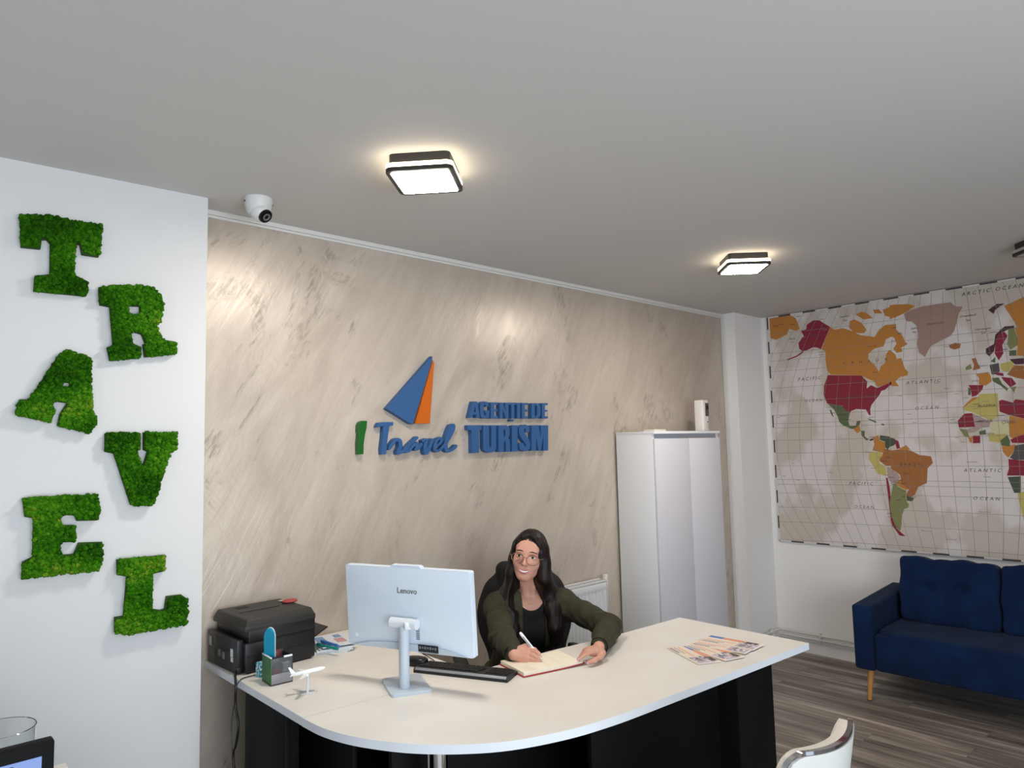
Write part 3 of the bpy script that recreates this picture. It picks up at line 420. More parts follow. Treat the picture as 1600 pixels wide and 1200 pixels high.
# chequered border
n = 27
for i in range(n):
    a = Y0-.002+(Y1-Y0+.004)*i/n; b_ = Y0-.002+(Y1-Y0+.004)*(i+1)/n
    for z in (ZT-.006,ZB+.006): strip((-a,z),(-b_,z),.011,GZ+.0003, INK if i%2 else WHT)
for i in range(18):
    a = ZB+.002+(ZT-ZB-.004)*i/18; b_ = ZB+.002+(ZT-ZB-.004)*(i+1)/18
    for y in (Y0-.006,Y1+.006): strip((-y,a),(-y,b_),.011,GZ+.0003, INK if i%2 else WHT)
def mtext(s, y, z, size, sp=1.0, shear=.0, rot=0, mi=INK):
    me = text_mesh(s, size, 0, shear, sp)
    M = MR @ Matrix.Translation((-y,z,GZ+.0005)) @ Matrix.Rotation(rot,4,'Z')
    add_mesh(bm, me, M, mi)
for s,y,z,si,sp,sh in [('PACIFIC',2.415,2.075,.036,1.5,.25),('OCEAN',2.395,1.905,.029,1.6,.25),('ATLANTIC',1.63,1.985,.032,1.55,.25),('OCEAN',1.62,1.806,.030,1.7,.25),
 ('PACIFIC',2.085,1.284,.031,1.6,.25),('OCEAN',2.075,1.117,.029,1.6,.25),('ATLANTIC',1.325,1.385,.031,1.55,.25),('OCEAN',1.315,1.205,.030,1.7,.25),('ARCTIC OCEAN',1.19,2.545,.034,1.5,.25),
 ('CANADA',2.00,2.165,.030,3.4,0),('UNITED STATES',2.08,1.91,.026,1.35,0),('BRAZIL',1.74,1.42,.029,1.7,0),('GREENLAND',1.53,2.375,.018,1.0,0),('NIGER',1.28,1.70,.026,1.0,0),('CHAD',1.16,1.69,.026,1.0,0),
 ('ALGERIA',1.27,1.80,.026,1.0,0),('LIBYA',1.14,1.80,.026,1,0),('NIGERIA',1.27,1.62,.016,1,0),('MALI',1.40,1.69,.016,1,0),('MAURITANIA',1.45,1.695,.013,1,0),('ANGOLA',1.15,1.37,.016,1,0),
 ('MEXICO',2.18,1.79,.02,1,0),('COLOMBIA',1.865,1.565,.014,1,0),('PERU',1.88,1.47,.016,1,0),('BOLIVIA',1.77,1.36,.014,1,0),('ARGENTINA',1.77,1.20,.016,1,0),('CHILE',1.80,1.24,.010,1,0),
 ('FRANCE',1.27,2.06,.014,1,0),('SPAIN',1.32,1.965,.016,1,0),('SWEDEN',1.20,2.27,.012,1,0),('FINLAND',1.14,2.28,.012,1,0),('Alaska',2.36,2.41,.022,1,.2),('Russia',2.66,2.52,.02,1,.2),
 ('Bering',2.53,2.40,.018,1,.25),('Sea',2.53,2.375,.018,1,.25),('Beaufort',2.12,2.515,.02,1,.25),('Sea',2.12,2.485,.02,1,.25),('Gulf of',2.31,2.27,.016,1,.25),('Alaska',2.31,2.25,.016,1,.25),
 ('Hudson Bay',1.945,2.27,.013,1,.25),('Baffin',1.66,2.36,.018,1,.25),('Bay',1.66,2.335,.018,1,.25),('Greenland',1.335,2.40,.022,1,.25),('Sea',1.335,2.37,.022,1,.25),('Norwegian',1.255,2.30,.02,1,.25),('Sea',1.255,2.275,.02,1,.25),
 ('Hawaiian Is.',2.64,1.80,.012,1,.2),('Gulf of',1.98,1.76,.014,1,.2),('Mexico',1.98,1.74,.014,1,.2),('Galapagos',2.02,1.51,.010,1,.2),('Ascension',1.39,1.44,.010,1,.2),('St. Helena',1.30,1.345,.010,1,.2),
 ('Falkland Islands',1.68,.975,.010,1,.2),('South Georgia',1.53,.93,.010,1,.2),('Tristan da Cunha',1.33,1.12,.010,1,.2),('Azores',1.49,1.93,.012,1,.2),('ICELAND',1.465,2.21,.010,1,0),
 ('RUSSIA',.75,2.35,.05,2.2,0),('CHINA',.53,1.93,.034,1.6,0),('INDIA',.72,1.82,.026,1.1,0),('AUSTRALIA',.36,1.29,.026,1.1,0),('INDIAN OCEAN',.72,1.42,.042,1.4,.25)]:
    mtext(s,y,z,si,sp,sh)
# small place-name marks, as the print has along every coast
random.seed(3)
for k,P in COUNTRIES:
    if k in ('o','r','g','b','y','l','c','p') and len(P) > 7:
        ys = [p[0] for p in P]; zs = [p[1] for p in P]
        for _ in range(3):
            y = random.uniform(min(ys),max(ys)); z = random.uniform(min(zs),max(zs))
            if Y1+.03 < y < Y0-.04 and ZB+.03 < z < ZT-.03: strip((-y-.018,z),(-y+.018,z),.0035,GZ+.0004,INK if random.random()<.6 else LINE)
for y,z in [(1.45,1.60),(1.42,1.57),(1.36,1.44),(1.05,.92),(2.68,1.79),(2.58,1.43),(2.66,1.33),(2.55,1.30),(2.30,1.36),(2.12,1.31),(1.47,1.72),(1.38,1.86),(1.43,1.89),(1.55,1.97),(1.78,1.90),(1.73,1.77),(1.70,1.71)]:
    strip((-y-.014,z),(-y+.014,z),.003,GZ+.0004,LINE)
mp_ = ob('world_map', bm, map_mats, smooth=False); tag(mp_, 'large world map print with coloured countries hung on the right wall above the sofa', 'wall map')

# ================================================================ moss letters
def moss_mat():
    m = bpy.data.materials.new('reindeer_moss'); m.use_nodes = True; nt = m.node_tree; b = nt.nodes['Principled BSDF']
    at = nt.nodes.new('ShaderNodeAttribute'); at.attribute_name = 'tint'
    r = nt.nodes.new('ShaderNodeValToRGB'); e = r.color_ramp.elements; e[0].position = 0; e[0].color = lin('#22500A'); e[1].position = 1; e[1].color = lin('#7C9A28')
    x = e.new(.45); x.color = lin('#38770F'); x = e.new(.75); x.color = lin('#4E8D18')
    nt.links.new(at.outputs['Fac'], r.inputs[0])
    tc = nt.nodes.new('ShaderNodeTexCoord'); n = nt.nodes.new('ShaderNodeTexNoise'); n.inputs['Scale'].default_value = 420; n.inputs['Detail'].default_value = 3
    nt.links.new(tc.outputs['Object'], n.inputs['Vector'])
    mx = nt.nodes.new('ShaderNodeMix'); mx.data_type = 'RGBA'; mx.blend_type = 'MULTIPLY'; mx.inputs[0].default_value = .7
    r2 = nt.nodes.new('ShaderNodeValToRGB'); r2.color_ramp.elements[0].position = .35; r2.color_ramp.elements[0].color = (.25,.25,.25,1); r2.color_ramp.elements[1].position = .6; r2.color_ramp.elements[1].color = (1.15,1.15,1.15,1)
    nt.links.new(n.outputs['Fac'], r2.inputs[0])
    nt.links.new(r.outputs[0], mx.inputs[6]); nt.links.new(r2.outputs[0], mx.inputs[7]); nt.links.new(mx.outputs[2], b.inputs['Base Color'])
    bp = nt.nodes.new('ShaderNodeBump'); bp.inputs['Strength'].default_value = .9; bp.inputs['Distance'].default_value = .003
    nt.links.new(n.outputs['Fac'], bp.inputs['Height']); nt.links.new(bp.outputs[0], b.inputs['Normal'])
    b.inputs['Roughness'].default_value = .95; b.inputs['Specular IOR Level'].default_value = .05
    return m
M_moss = moss_mat(); M_board = mat('letter_board_green','#2C4A14',.9)
def inside(P, x, y):
    c = False; j = len(P)-1
    for i in range(len(P)):
        xi,yi = P[i]; xj,yj = P[j]
        if (yi>y) != (yj>y) and x < (xj-xi)*(y-yi)/(yj-yi)+xi: c = not c
        j = i
    return c
def blobs(K=6):
    out = []
    for k in range(K):
        t = bmesh.new(); bmesh.ops.create_icosphere(t, subdivisions=3, radius=1)
        V = np.array([v.co[:] for v in t.verts]); F = np.array([[v.index for v in f.verts] for f in t.faces]); t.free()
        rs = np.random.RandomState(k); D = rs.normal(size=(34,3)); D /= np.linalg.norm(D,axis=1)[:,None]
        dd = V@D.T; bump = np.max(np.exp(-(1-dd)*22)*rs.uniform(.6,1,34)[None,:],axis=1)
        V = V*(.72+.38*bump+.07*rs.normal(size=len(V)))[:,None]
        out.append((V,F))
    return out
BL = blobs()
wallY = lambda x: 2.760+(.951-x)*.0559
MLAB = {'T':'green moss letter T, topmost on the white wall','R':'green moss letter R with a small round hole on the white wall','A':'green moss letter A leaning right below the T',
 'V':'green moss letter V on the white wall beside the plaster wall','E':'green moss letter E below the A on the white wall','L':'green moss letter L, lowest on the white wall near the printer'}
for name, loops in MOSS.items():
    xs = [p[0] for p in loops[0]]; zs = [p[1] for p in loops[0]]
    cx = (min(xs)+max(xs))/2; cz = (min(zs)+max(zs))/2; wy = wallY(cx)
    r = empty('moss_letter', (cx, wy-.001, cz), -math.atan(.0559)); tag(r, MLAB[name], 'moss letter')
    LF = [[(x-cx,z-cz) for x,z in L] for L in loops]
    inn = [[(x*.965,y*.965) for x,y in LF[0]]]+LF[1:]
    me = fill_mesh(inn, .018); me.transform(frame((0,0,0),(1,0,0),(0,0,1),(0,-1,0)))
    finish('letter_board', me, M_board, r, smooth=False)
    # clumps
    pts = []
    w_ = max(xs)-min(xs); h_ = max(zs)-min(zs)
    rs = np.random.RandomState(ord(name))
    tries = 0; rmin = .0058
    while tries < 22000:
        tries += 1
        x = rs.uniform(-w_/2,w_/2); y = rs.uniform(-h_/2,h_/2)
        sz = rs.uniform(.0065,.0098)
        if any((not inside(LF[0],x+dx*sz*.75,y+dy*sz*.75)) or any(inside(h,x+dx*sz*.75,y+dy*sz*.75) for h in LF[1:]) for dx,dy in ((1,0),(-1,0),(0,1),(0,-1))): continue
        if pts:
            A = np.array(pts)[:,:2]
            if np.min((A[:,0]-x)**2+(A[:,1]-y)**2) < rmin**2: continue
        pts.append((x,y,sz))
    VV = [];FF = [];TT = [];off = 0
    ph = rs.uniform(0,6,4)
    for (x,y,s) in pts:
        # keep the clump inside the outline
        V,F = BL[rs.randint(len(BL))]
        sc3 = np.array([s,s*rs.uniform(.8,1.2),s])*rs.uniform(.85,1.1)
        a = rs.uniform(0,6.28); R_ = np.array([[math.cos(a),0,math.sin(a)],[0,1,0],[-math.sin(a),0,math.cos(a)]])
        P = (V*sc3)@R_.T + np.array([x,-(.020+rs.uniform(0,.011)),y])
        P[:,1] = np.minimum(P[:,1],-.0005)
        VV.append(P); FF.append(F+off); off += len(V)
        t_ = .42+.22*math.sin(14*x+ph[0]+2*math.sin(11*y+ph[1]))+.16*math.sin(31*y+ph[2])+rs.normal()*.13
        TT.append(np.full(len(V),min(max(t_,0),1)))
    V = np.concatenate(VV); F = np.concatenate(FF); T = np.concatenate(TT)
    me = bpy.data.meshes.new('moss'); me.vertices.add(len(V)); me.vertices.foreach_set('co',V.astype(np.float32).ravel())
    me.loops.add(len(F)*3); me.loops.foreach_set('vertex_index',F.astype(np.int32).ravel())
    me.polygons.add(len(F)); me.polygons.foreach_set('loop_start',np.arange(0,len(F)*3,3,dtype=np.int32))
    me.update(calc_edges=True)
    at = me.attributes.new('tint','FLOAT','POINT'); at.data.foreach_set('value',T.astype(np.float32))
    finish('moss', me, M_moss, r, smooth=True, angle=180)

# ================================================================ sign letters on the plaster wall
M_blue = mat('sign_blue','#2B5688',.5); M_bluedk = M_blue
M_green = mat('sign_green','#0A5A14',.42); M_orange = mat('sign_orange','#C25E06',.42)
SW = 2.9001
def wall_piece(name, loops, depth, m, label=None, cat='sign letter', group=None, bev=.0012, parent=None):
    xs = [p[0] for p in loops[0]]; zs = [p[1] for p in loops[0]]
    cx = (min(xs)+max(xs))/2; cz = (min(zs)+max(zs))/2
    me = fill_mesh([[(x-cx,z-cz) for x,z in L] for L in loops], depth, bev)
    me.transform(frame((0,0,0),(1,0,0),(0,0,1),(0,-1,0)))
    o = finish(name, me, m, parent, smooth=True, angle=30)
    o.location = (cx, SW, cz)
    if label: tag(o, label, cat, group)
    return o
D = .032
SL = {'A':'raised blue letter A starting AGENȚIE on the plaster wall','G':'raised blue letter G of AGENȚIE','E':'raised blue first letter E of AGENȚIE, after the G','N':'raised blue letter N of AGENȚIE','I':'raised blue letter I of AGENȚIE',
 'E2':'raised blue last letter E of AGENȚIE','D':'raised blue letter D of the word DE','E3':'raised blue letter E of the word DE','T':'raised blue letter T starting TURISM','U':'raised blue letter U of TURISM','R':'raised blue letter R of TURISM',
 'I2':'raised blue letter I of TURISM','S':'raised blue letter S of TURISM','M':'raised blue letter M ending TURISM'}
for k,lab in SL.items():
    wall_piece('sign_letter', SIGN[k], D, M_blue, lab)
t = wall_piece('sign_letter', SIGN['TZ'], D, M_blue, 'raised blue letter Ț with comma below in AGENȚIE')
cd_ = wall_piece('comma_mark', SIGN['cedilla'], D, M_blue, parent=t); cd_.location = Vector(cd_.location)-Vector(t.location)
wall_piece('sign_sail', LOGO['sail'], D, M_blue, 'raised blue sail triangle above the word Travel', 'sign logo')
wall_piece('sign_sail', LOGO['jib'], D, M_orange, 'raised orange narrow sail triangle beside the blue sail', 'sign logo')
wall_piece('sign_letter', LOGO['I'], D, M_green, 'raised green letter I left of the word Travel')
wall_piece('sign_letter', LOGO['T'], D, M_blue, 'raised blue brush letter T starting Travel')
word = empty('script_word', (2.05,SW,1.61)); tag(word, 'joined raised blue brush lettering ravel after the T', 'sign lettering')
WID = {'r':.0095,'a':.0085,'v':.0095,'e':.0080,'l':.0098}
for k,P in SCRIPT.items():
    pts = smoothpath([(x-2.05,0,z-1.61) for x,z in P], 6)
    bm = NB(); n = len(pts)
    fr = [];
    for i,p in enumerate(pts):
        t_ = (pts[min(i+1,n-1)]-pts[max(i-1,0)]).normalized(); nn = Vector((-t_.z,0,t_.x))
        # brush pen held at an angle: strokes going down are fat
        fat = .62+.55*abs(t_.dot(Vector((.25,0,-.97))))
        e_ = min(1,.55+.25*min(i,n-1-i)); fr.append((p, nn*WID[k]*fat*e_))
    L_ = [];R_ = []
    for p,nn in fr:
        L_.append((p+nn)); R_.append((p-nn))
    rows = [[bm.verts.new(v+Vector((0,yy,0))) for v in S_] for S_ in (L_,R_) for yy in (-D,0)]
    lf,lb,rf,rb = rows
    for i in range(n-1):
        bm.faces.new((lf[i],lf[i+1],rf[i+1],rf[i])); bm.faces.new((lb[i],rb[i],rb[i+1],lb[i+1]))
        bm.faces.new((lf[i],lb[i],lb[i+1],lf[i+1])); bm.faces.new((rf[i],rf[i+1],rb[i+1],rb[i]))
    bm.faces.new((lf[0],rf[0],rb[0],lb[0])); bm.faces.new((lf[-1],lb[-1],rb[-1],rf[-1]))
    for v in bm.verts: v.co.y += random.uniform(-.0002,.0002)
    ob('letter', bm, M_blue, word, angle=40)

# ================================================================ reception desk
TOP = .81
M_top = mat('desk_laminate_cream','#E5E1DA', rough=.38, noise=(5,'#E0DBD2',.35,.65,(1,1,1)))
M_edge = mat('desk_edge_white','#DDE2E8', rough=.35)
M_pan = mat('desk_panel_black','#070708', rough=.6, spec=.15)
M_pan2 = mat('desk_panel_charcoal','#0B0B0D', rough=.6, spec=.15)
M_chrome = mat('chrome','#D8D8DA', rough=.08, metal=1)
desk = empty('reception_desk', (1.9,1.9,0)); tag(desk, 'L-shaped reception desk with cream worktop and black panels', 'desk')
def desk_ob(name, bm, m, **k):
    for v in bm.verts: v.co -= Vector((1.9,1.9,0))
    return ob(name, bm, m, desk, **k)
def slab(name, out):
    bm = NB(); prism(bm, out, Matrix.Translation((0,0,TOP-.025)), .025)
    bm.normal_update()
    for f in bm.faces: f.material_index = 0 if f.normal.z > .8 else 1
    return desk_ob(name, bm, [M_top, M_edge], smooth=False)
slab('worktop', [(1.012,2.897),(1.011,2.0645),(1.645,2.0215),(1.652,2.897)])
arc = [tuple(v[:2]) for v in smoothpath([(1.010,2.0625,0),(1.016,1.952,0),(1.041,1.847,0),(1.083,1.752,0),(1.140,1.660,0),(1.225,1.568,0),(1.338,1.487,0),(1.50,1.426,0),(1.66,1.397,0),(1.80,1.385,0)],5)]
slab('worktop', arc+[(2.783,1.327),(2.796,1.935),(2.40,1.957),(2.01,2.003),(1.82,2.014),(1.645,2.0205)])
desk_ob('side_panel', box(NB(), (1.046,2.40,.385), (.018,.32,.77), .001), M_pan2)
desk_ob('side_panel', box(NB(), (1.16,2.20,.385), (.018,.37,.77), .001), M_pan2)
desk_ob('modesty_panel', box(NB(), (1.35,2.385,.385), (.60,.018,.77), .001), M_pan)
desk_ob('modesty_panel', box(NB(), (1.82,1.80,.43), (1.30,.018,.68), .001, rz=-.05), M_pan)
desk_ob('modesty_panel', box(NB(), (2.10,1.51,.385), (.80,.018,.77), .001, rz=-.05), M_pan2)
desk_ob('end_panel', box(NB(), (2.49,1.41,.385), (.235,.018,.77), .001, rz=-.05), M_pan2)
desk_ob('end_panel', box(NB(), (2.38,1.66,.385), (.018,.50,.77), .001), M_pan)
bm = NB(); cyl(bm, (1.243,1.70,0), (1.243,1.70,.785), .030, seg=28); lathe(bm, [(0,0),(.06,0),(.06,.006),(.03,.012)], Matrix.Translation((1.243,1.70,0))); lathe(bm, [(.03,.775),(.05,.778),(.05,.785),(0,.785)], Matrix.Translation((1.243,1.70,0)))
desk_ob('post', bm, M_chrome)

# ---------------------------------------------------------------- all-in-one computer seen from behind
M_aio = mat('computer_light_grey','#D2DDEA', rough=.42)
M_aio2 = mat('computer_stand_grey','#B9C4CF', rough=.35)
az = math.radians(-22); wv = Vector((math.sin(az),math.cos(az),0)); n0 = Vector((math.cos(az),-math.sin(az),0)); ti = math.radians(4)
up = Vector((0,0,1))*math.cos(ti)-n0*math.sin(ti); nn = wv.cross(up)
base = Vector((1.364,2.045,TOP))
comp = empty('desktop_computer', (1.364,2.045,TOP)); tag(comp, 'pale grey all-in-one computer on the desk, back turned to the viewer', 'computer')
O_ = Vector((0,0,.212))+n0*.022     # centre of the back shell at hub height
XF = frame(O_, -wv, up, -nn if nn.dot(n0)>0 else nn)
def cob(name, bm, m, parent=comp, **k): return ob(name, bm, m, parent, **k)
Wd = .253
bm = NB()
body = [(x,y) for x,y in rrect(1,.02)]
sx, y0, y1 = 2*Wd, -.093, .186
prism(bm, [(x*sx, (y0+y1)/2+y*(y1-y0)) for x,y in rrect(1,.018)], XF @ Matrix.Translation((0,0,-.024)), .024, bev=.003)
cob('back_shell', bm, M_aio, angle=50)
bm = NB(); prism(bm, [(-.062,y1-.01),(-.062,y1+.003),(-.055,y1+.008),(.055,y1+.008),(.062,y1+.003),(.062,y1-.01)], XF @ Matrix.Translation((0,0,-.022)), .021); cob('webcam_hump', bm, M_aio)
bm = NB()
arcp = [(-Wd*.88+2*Wd*.88*i/24, y0+.026-.024*abs((i-12)/12)**3.2) for i in range(25)]
prism(bm, arcp+[(Wd*.9,y0+.0015),(-Wd*.9,y0+.0015)], XF @ Matrix.Translation((0,0,-.0005)), .0075, bev=.002); cob('lower_lip', bm, M_aio2)
bm = NB(); prism(bm, [(x*sx*.985,(y0+y1)/2+y*(y1-y0)*.97) for x,y in rrect(1,.01)], XF @ Matrix.Translation((0,0,-.030)), .006); cob('screen', bm, mat('screen_dark','#101318',.2))
bm = NB(); box(bm, (0,0,0), (.078,.024,.002), .0005); bmesh.ops.transform(bm, matrix=XF @ Matrix.Translation((.083,y0+.017,.0080)), verts=bm.verts); po = cob('port_panel', bm, mat('port_black','#15181C',.4))
bm = NB()
for i in range(7): box(bm, (.052+.010*i,y0+.020,.0095), (.006,.006 if i%2 else .009,.001), .0003)
bmesh.ops.transform(bm, matrix=XF, verts=bm.verts); cob('port', bm, mat('port_metal','#8A9098',.3,.7), po)
bm = NB()
for i in range(9): box(bm, (.040,-.012-.0048*i,.0003), (.014,.0022,.001))
bmesh.ops.transform(bm, matrix=XF, verts=bm.verts); cob('vent', bm, mat('vent_dark','#3C434B',.5))
bm = NB(); me = text_mesh('Lenovo', .027, .0006, 0, 1.0, 'CENTER', .0004); add_mesh(bm, me, XF @ Matrix.Translation((.004,.108,.0006))); cob('logo', bm, mat('logo_silver','#9AA0A6',.12,1), smooth=False)
bm = NB(); lathe(bm, [(0,.0005),(.006,.0005),(.006,0)], XF @ Matrix.Translation((-.215,-.058,.0003)), 20); cob('badge', bm, mat('badge_white','#E8ECF0',.3))
# hinge block and stand
bm = NB(); cyl(bm, O_+wv*.052-n0*.020+Vector((0,0,.004)), O_-wv*.052-n0*.020+Vector((0,0,.004)), .0175, seg=28); bmesh.ops.translate(bm, verts=bm.verts, vec=(0,0,0))
box(bm, O_-n0*.008, (.03,.085,.026), .006, rz=az*1.0)
hg = cob('hinge', bm, mat('hinge_white','#D5DBE0',.35))
bm = NB(); t = NB(); prism(t, rrect(1,.4,8), Matrix.Identity(4), 1)
merge(bm, t, Matrix.Translation((0,0,.004)) @ Matrix.Rotation(az,4,'Z') @ Matrix.Diagonal((.034,.040,.205,1)))
cob('stand_post', bm, M_aio2, angle=60)
bm = NB(); t = NB(); prism(t, [(x*.135,y*.182) for x,y in rrect(1,.09,8)], Matrix.Identity(4), .010, bev=.002)
merge(bm, t, Matrix.Translation(n0*.028+wv*.012) @ Matrix.Rotation(az,4,'Z')); cob('stand_base', bm, M_aio2)

# ---------------------------------------------------------------- keyboard
M_kb = mat('keyboard_black','#1B1C1E',.45); M_key = mat('key_black','#161719',.5)
kz = math.atan2(.902,-.431)      # direction away from the viewer edge -> along rows is local x
kb = empty('keyboard', (1.620,2.035,TOP), math.atan2(-.902,.431)); tag(kb, 'black keyboard with grey strip on the desk beside the computer', 'keyboard')
# local x along the long side (towards the viewer's right), local y to the user side is +
bm = NB(); t = NB()
prof = [(-.058,0),(-.058,.010),(-.050,.0175),(-.040,.0180),(.062,.008),(.062,0)]
prism(bm, [(y,z) for y,z in prof], frame((-.182,0,0),(0,1,0),(0,0,1),(1,0,0)), .364, bev=.0)
ob('keyboard_body', bm, M_kb, kb, smooth=False)
bm = NB(); box(bm, (0,-.0542,.0141), (.354,.0100,.0010), .0003, rx=math.radians(43)); ob('grey_strip', bm, mat('strip_grey','#8A8D91',.4), kb)
km = None
def keymesh(wd):
    bm = NB(); t = NB(); box(t, (0,0,.002), (wd,.0135,.004), .001); merge(bm, t); me = bpy.data.meshes.new('key'); bm.to_mesh(me); bm.free(); me.materials.append(M_key); return me
KM = {}
slope = (.008-.018)/.102
def key(x, y, wd=.0145):
    if wd not in KM: KM[wd] = keymesh(wd)
    o = bpy.data.objects.new('key', KM[wd]); link(o, kb); z = .0180+slope*(y+.040); o.location = (x,y,z-.0005); o.rotation_euler = (math.atan(slope),0,0)
for r_ in range(5):
    y = -.028+.0178*r_
    if r_ < 4:
        for i in range(14): key(-.167+.0168*i+(.003*r_ if r_ else 0), y)
    else:
        for x,wd in ((-.164,.02),(-.142,.016),(-.122,.016),(-.07,.078),(-.016,.016),(.004,.016),(.024,.016),(.043,.016)): key(x,y,wd)
    for i in range(5 if r_ < 4 else 4): key(.098+.0168*i, y)

# ---------------------------------------------------------------- mouse
bm = NB(); cushion(bm, (0,0,.014), (.055,.095,.034), p=2.6, n=10)
for v in bm.verts: v.co.z = max(v.co.z, 0)
ms = ob('computer_mouse', bm, mat('mouse_black','#121214',.3)); ms.location = (1.548,2.245,TOP); ms.rotation_euler = (0,0,.6); bm = NB(); tube(bm, smoothpath([(.0,-.045,.008),(.02,-.062,.003),(.05,-.055,.0025),(.09,-.02,.0025),(.13,.02,.0025)],6), .0016, 8); ob('mouse_cable', bm, mat('cable_black','#141414',.5), ms); tag(ms, 'black mouse on the desk behind the computer stand', 'mouse')

# ---------------------------------------------------------------- notebook
M_red = mat('notebook_red_cover','#9E2B2B',.5); M_page = mat('paper_cream','#EFE6D0',.7)
M_ink = mat('ink_grey','#A39A98',.7)
nb = empty('notebook', (1.862,1.900,TOP), math.radians(-13)); tag(nb, 'open red notebook with cream pages under the woman’s hands', 'notebook')
# local x along the opened width (viewer right), y away from the viewer
bm = NB(); box(bm, (-.062,0,.0025), (.128,.178,.004), .001); box(bm, (.070,0,.0040), (.132,.178,.003), .001, ry=-.04); box(bm, (0,0,.0025), (.012,.178,.003), .001)
ob('cover', bm, M_red, nb)
def pages(x0, x1, h, lift):
    bm = NB(); n = 16; rows = []
    for i in range(n+1):
        u = i/n; x = x0+(x1-x0)*u
        zt = h*(1-.0*u)+.006*math.sin(min(u*2.2,1)*PI)*(1 if lift else .8) - (h*.75 if u == 0 else 0) + lift*u*u
        zb = .0045+lift*u*u*.9
        rows.append([bm.verts.new((x,-.084,zb)),bm.verts.new((x,-.084,zt+.004)),bm.verts.new((x,.084,zt+.004)),bm.verts.new((x,.084,zb))])
    for a,b in zip(rows[:-1],rows[1:]):
        for k in range(4): bm.faces.new((a[k],a[(k+1)%4],b[(k+1)%4],b[k]))
    bm.faces.new(rows[0]); bm.faces.new(list(reversed(rows[-1])))
    return bm
lp = ob('pages', pages(0,-.122,.012,0), M_page, nb); ob('pages', pages(0,.128,.006,.004), M_page, nb)
bm = NB()
for i in range(5): box(bm, (-.095+.004*i,-.035-.012*i,.0205), (.035-.004*(i%2),.0012,.0002))
ob('handwriting', bm, M_ink, lp)

# ---------------------------------------------------------------- pen
tip = Vector((1.8546,1.8797,.829)); top = Vector((1.8166,1.9583,.9235)); dd = (top-tip).normalized()
pen = empty('ballpoint_pen', tip); tag(pen, 'white ballpoint pen held in the woman’s right hand', 'pen')
bm = NB(); Q = dd.to_track_quat('Z','Y').to_matrix().to_4x4()
lathe(bm, [(0,0),(.0009,.001),(.0022,.012),(.0045,.03),(.0052,.05),(.0052,.10),(.0060,.112),(.0058,.125),(.0035,.131),(0,.132)], Q, 20)
ob('pen_barrel', bm, mat('pen_white','#F0EDEE',.25), pen)
bm = NB(); side = Vector((-.68,-.73,0)); side = (side-dd*side.dot(dd)).normalized()
q0 = dd*.082+side*.0058; box(bm, q0, (.0026,.0014,.034), .0005); bm2 = None
bm.free(); bm = NB(); cyl(bm, dd*.066+side*.0052, dd*.112+side*.0062, .0013, .0017, 8); ob('pen_clip', bm, mat('pen_print_grey','#7B7C84',.3,.3), pen)

# ---------------------------------------------------------------- flyers
def flyer_mat(): return mat('flyer_paper','#E9D9C6',.45)
FM = [flyer_mat(), mat('flyer_print_peach','#E39A78',.45), mat('flyer_print_blue','#4F7FC0',.45), mat('flyer_print_grey','#8D8590',.45), mat('flyer_print_dark','#4A4038',.45), mat('flyer_print_lilac','#C3B3BE',.45), mat('flyer_white','#F2F1F3',.4)]
def flyer(cx, cy, ang, z, label, rs):
    f = empty('travel_flyer', (cx,cy,z), math.radians(ang)); tag(f, label, 'flyer')
    bm = NB(); box(bm, (0,0,.0006), (.226,.098,.0012), 0); 
    def q(x0,x1,y0,y1,mi,h=.00125): 
        f_ = bm.faces.new([bm.verts.new(p) for p in ((x0,y0,h),(x1,y0,h),(x1,y1,h),(x0,y1,h))]); f_.material_index = mi
    q(-.110,-.030,.020,.046,2); q(-.050,.040,.020,.046,1,.0013)
    q(-.105,-.035,-.044,-.034,3); q(-.105,-.020,-.026,-.021,3); q(-.10,.02,-.012,-.006,1)
    q(.030,.106,-.040,.030,5,.0013); q(.045,.095,.018,.044,4,.00135); q(.040,.085,-.034,-.002,3,.00135)
    r = random.Random(rs)
    for _ in range(26):
        x = r.uniform(.034,.098); y = r.uniform(-.038,.024); s = r.uniform(.002,.007)
        q(x-s,x+s,y-s*.7,y+s*.7,r.choice([1,3,4,6,6,5]),.0014+.00001*_)
    q(.1065,.113,-.049,.049,6,.0013)
    ob('printed_sheet', bm, FM, f, smooth=False)
flyer(2.567,1.539,-85.7,TOP+.0060,'travel flyer nearest the desk corner, its blue and orange end uncovered',1)
flyer(2.505,1.541,-84.5,TOP+.0045,'travel flyer tucked second from the desk end, under the uncovered one',2)
flyer(2.425,1.530,-107,TOP+.0030,'third travel flyer from the desk end, in front of two others',3)
flyer(2.342,1.567,-116,TOP+.0015,'travel flyer at the left end of the fan, closest to the woman',4)
flyer(2.545,1.532,-90,TOP,'travel flyer at the bottom of the fan, only white edges showing',5)

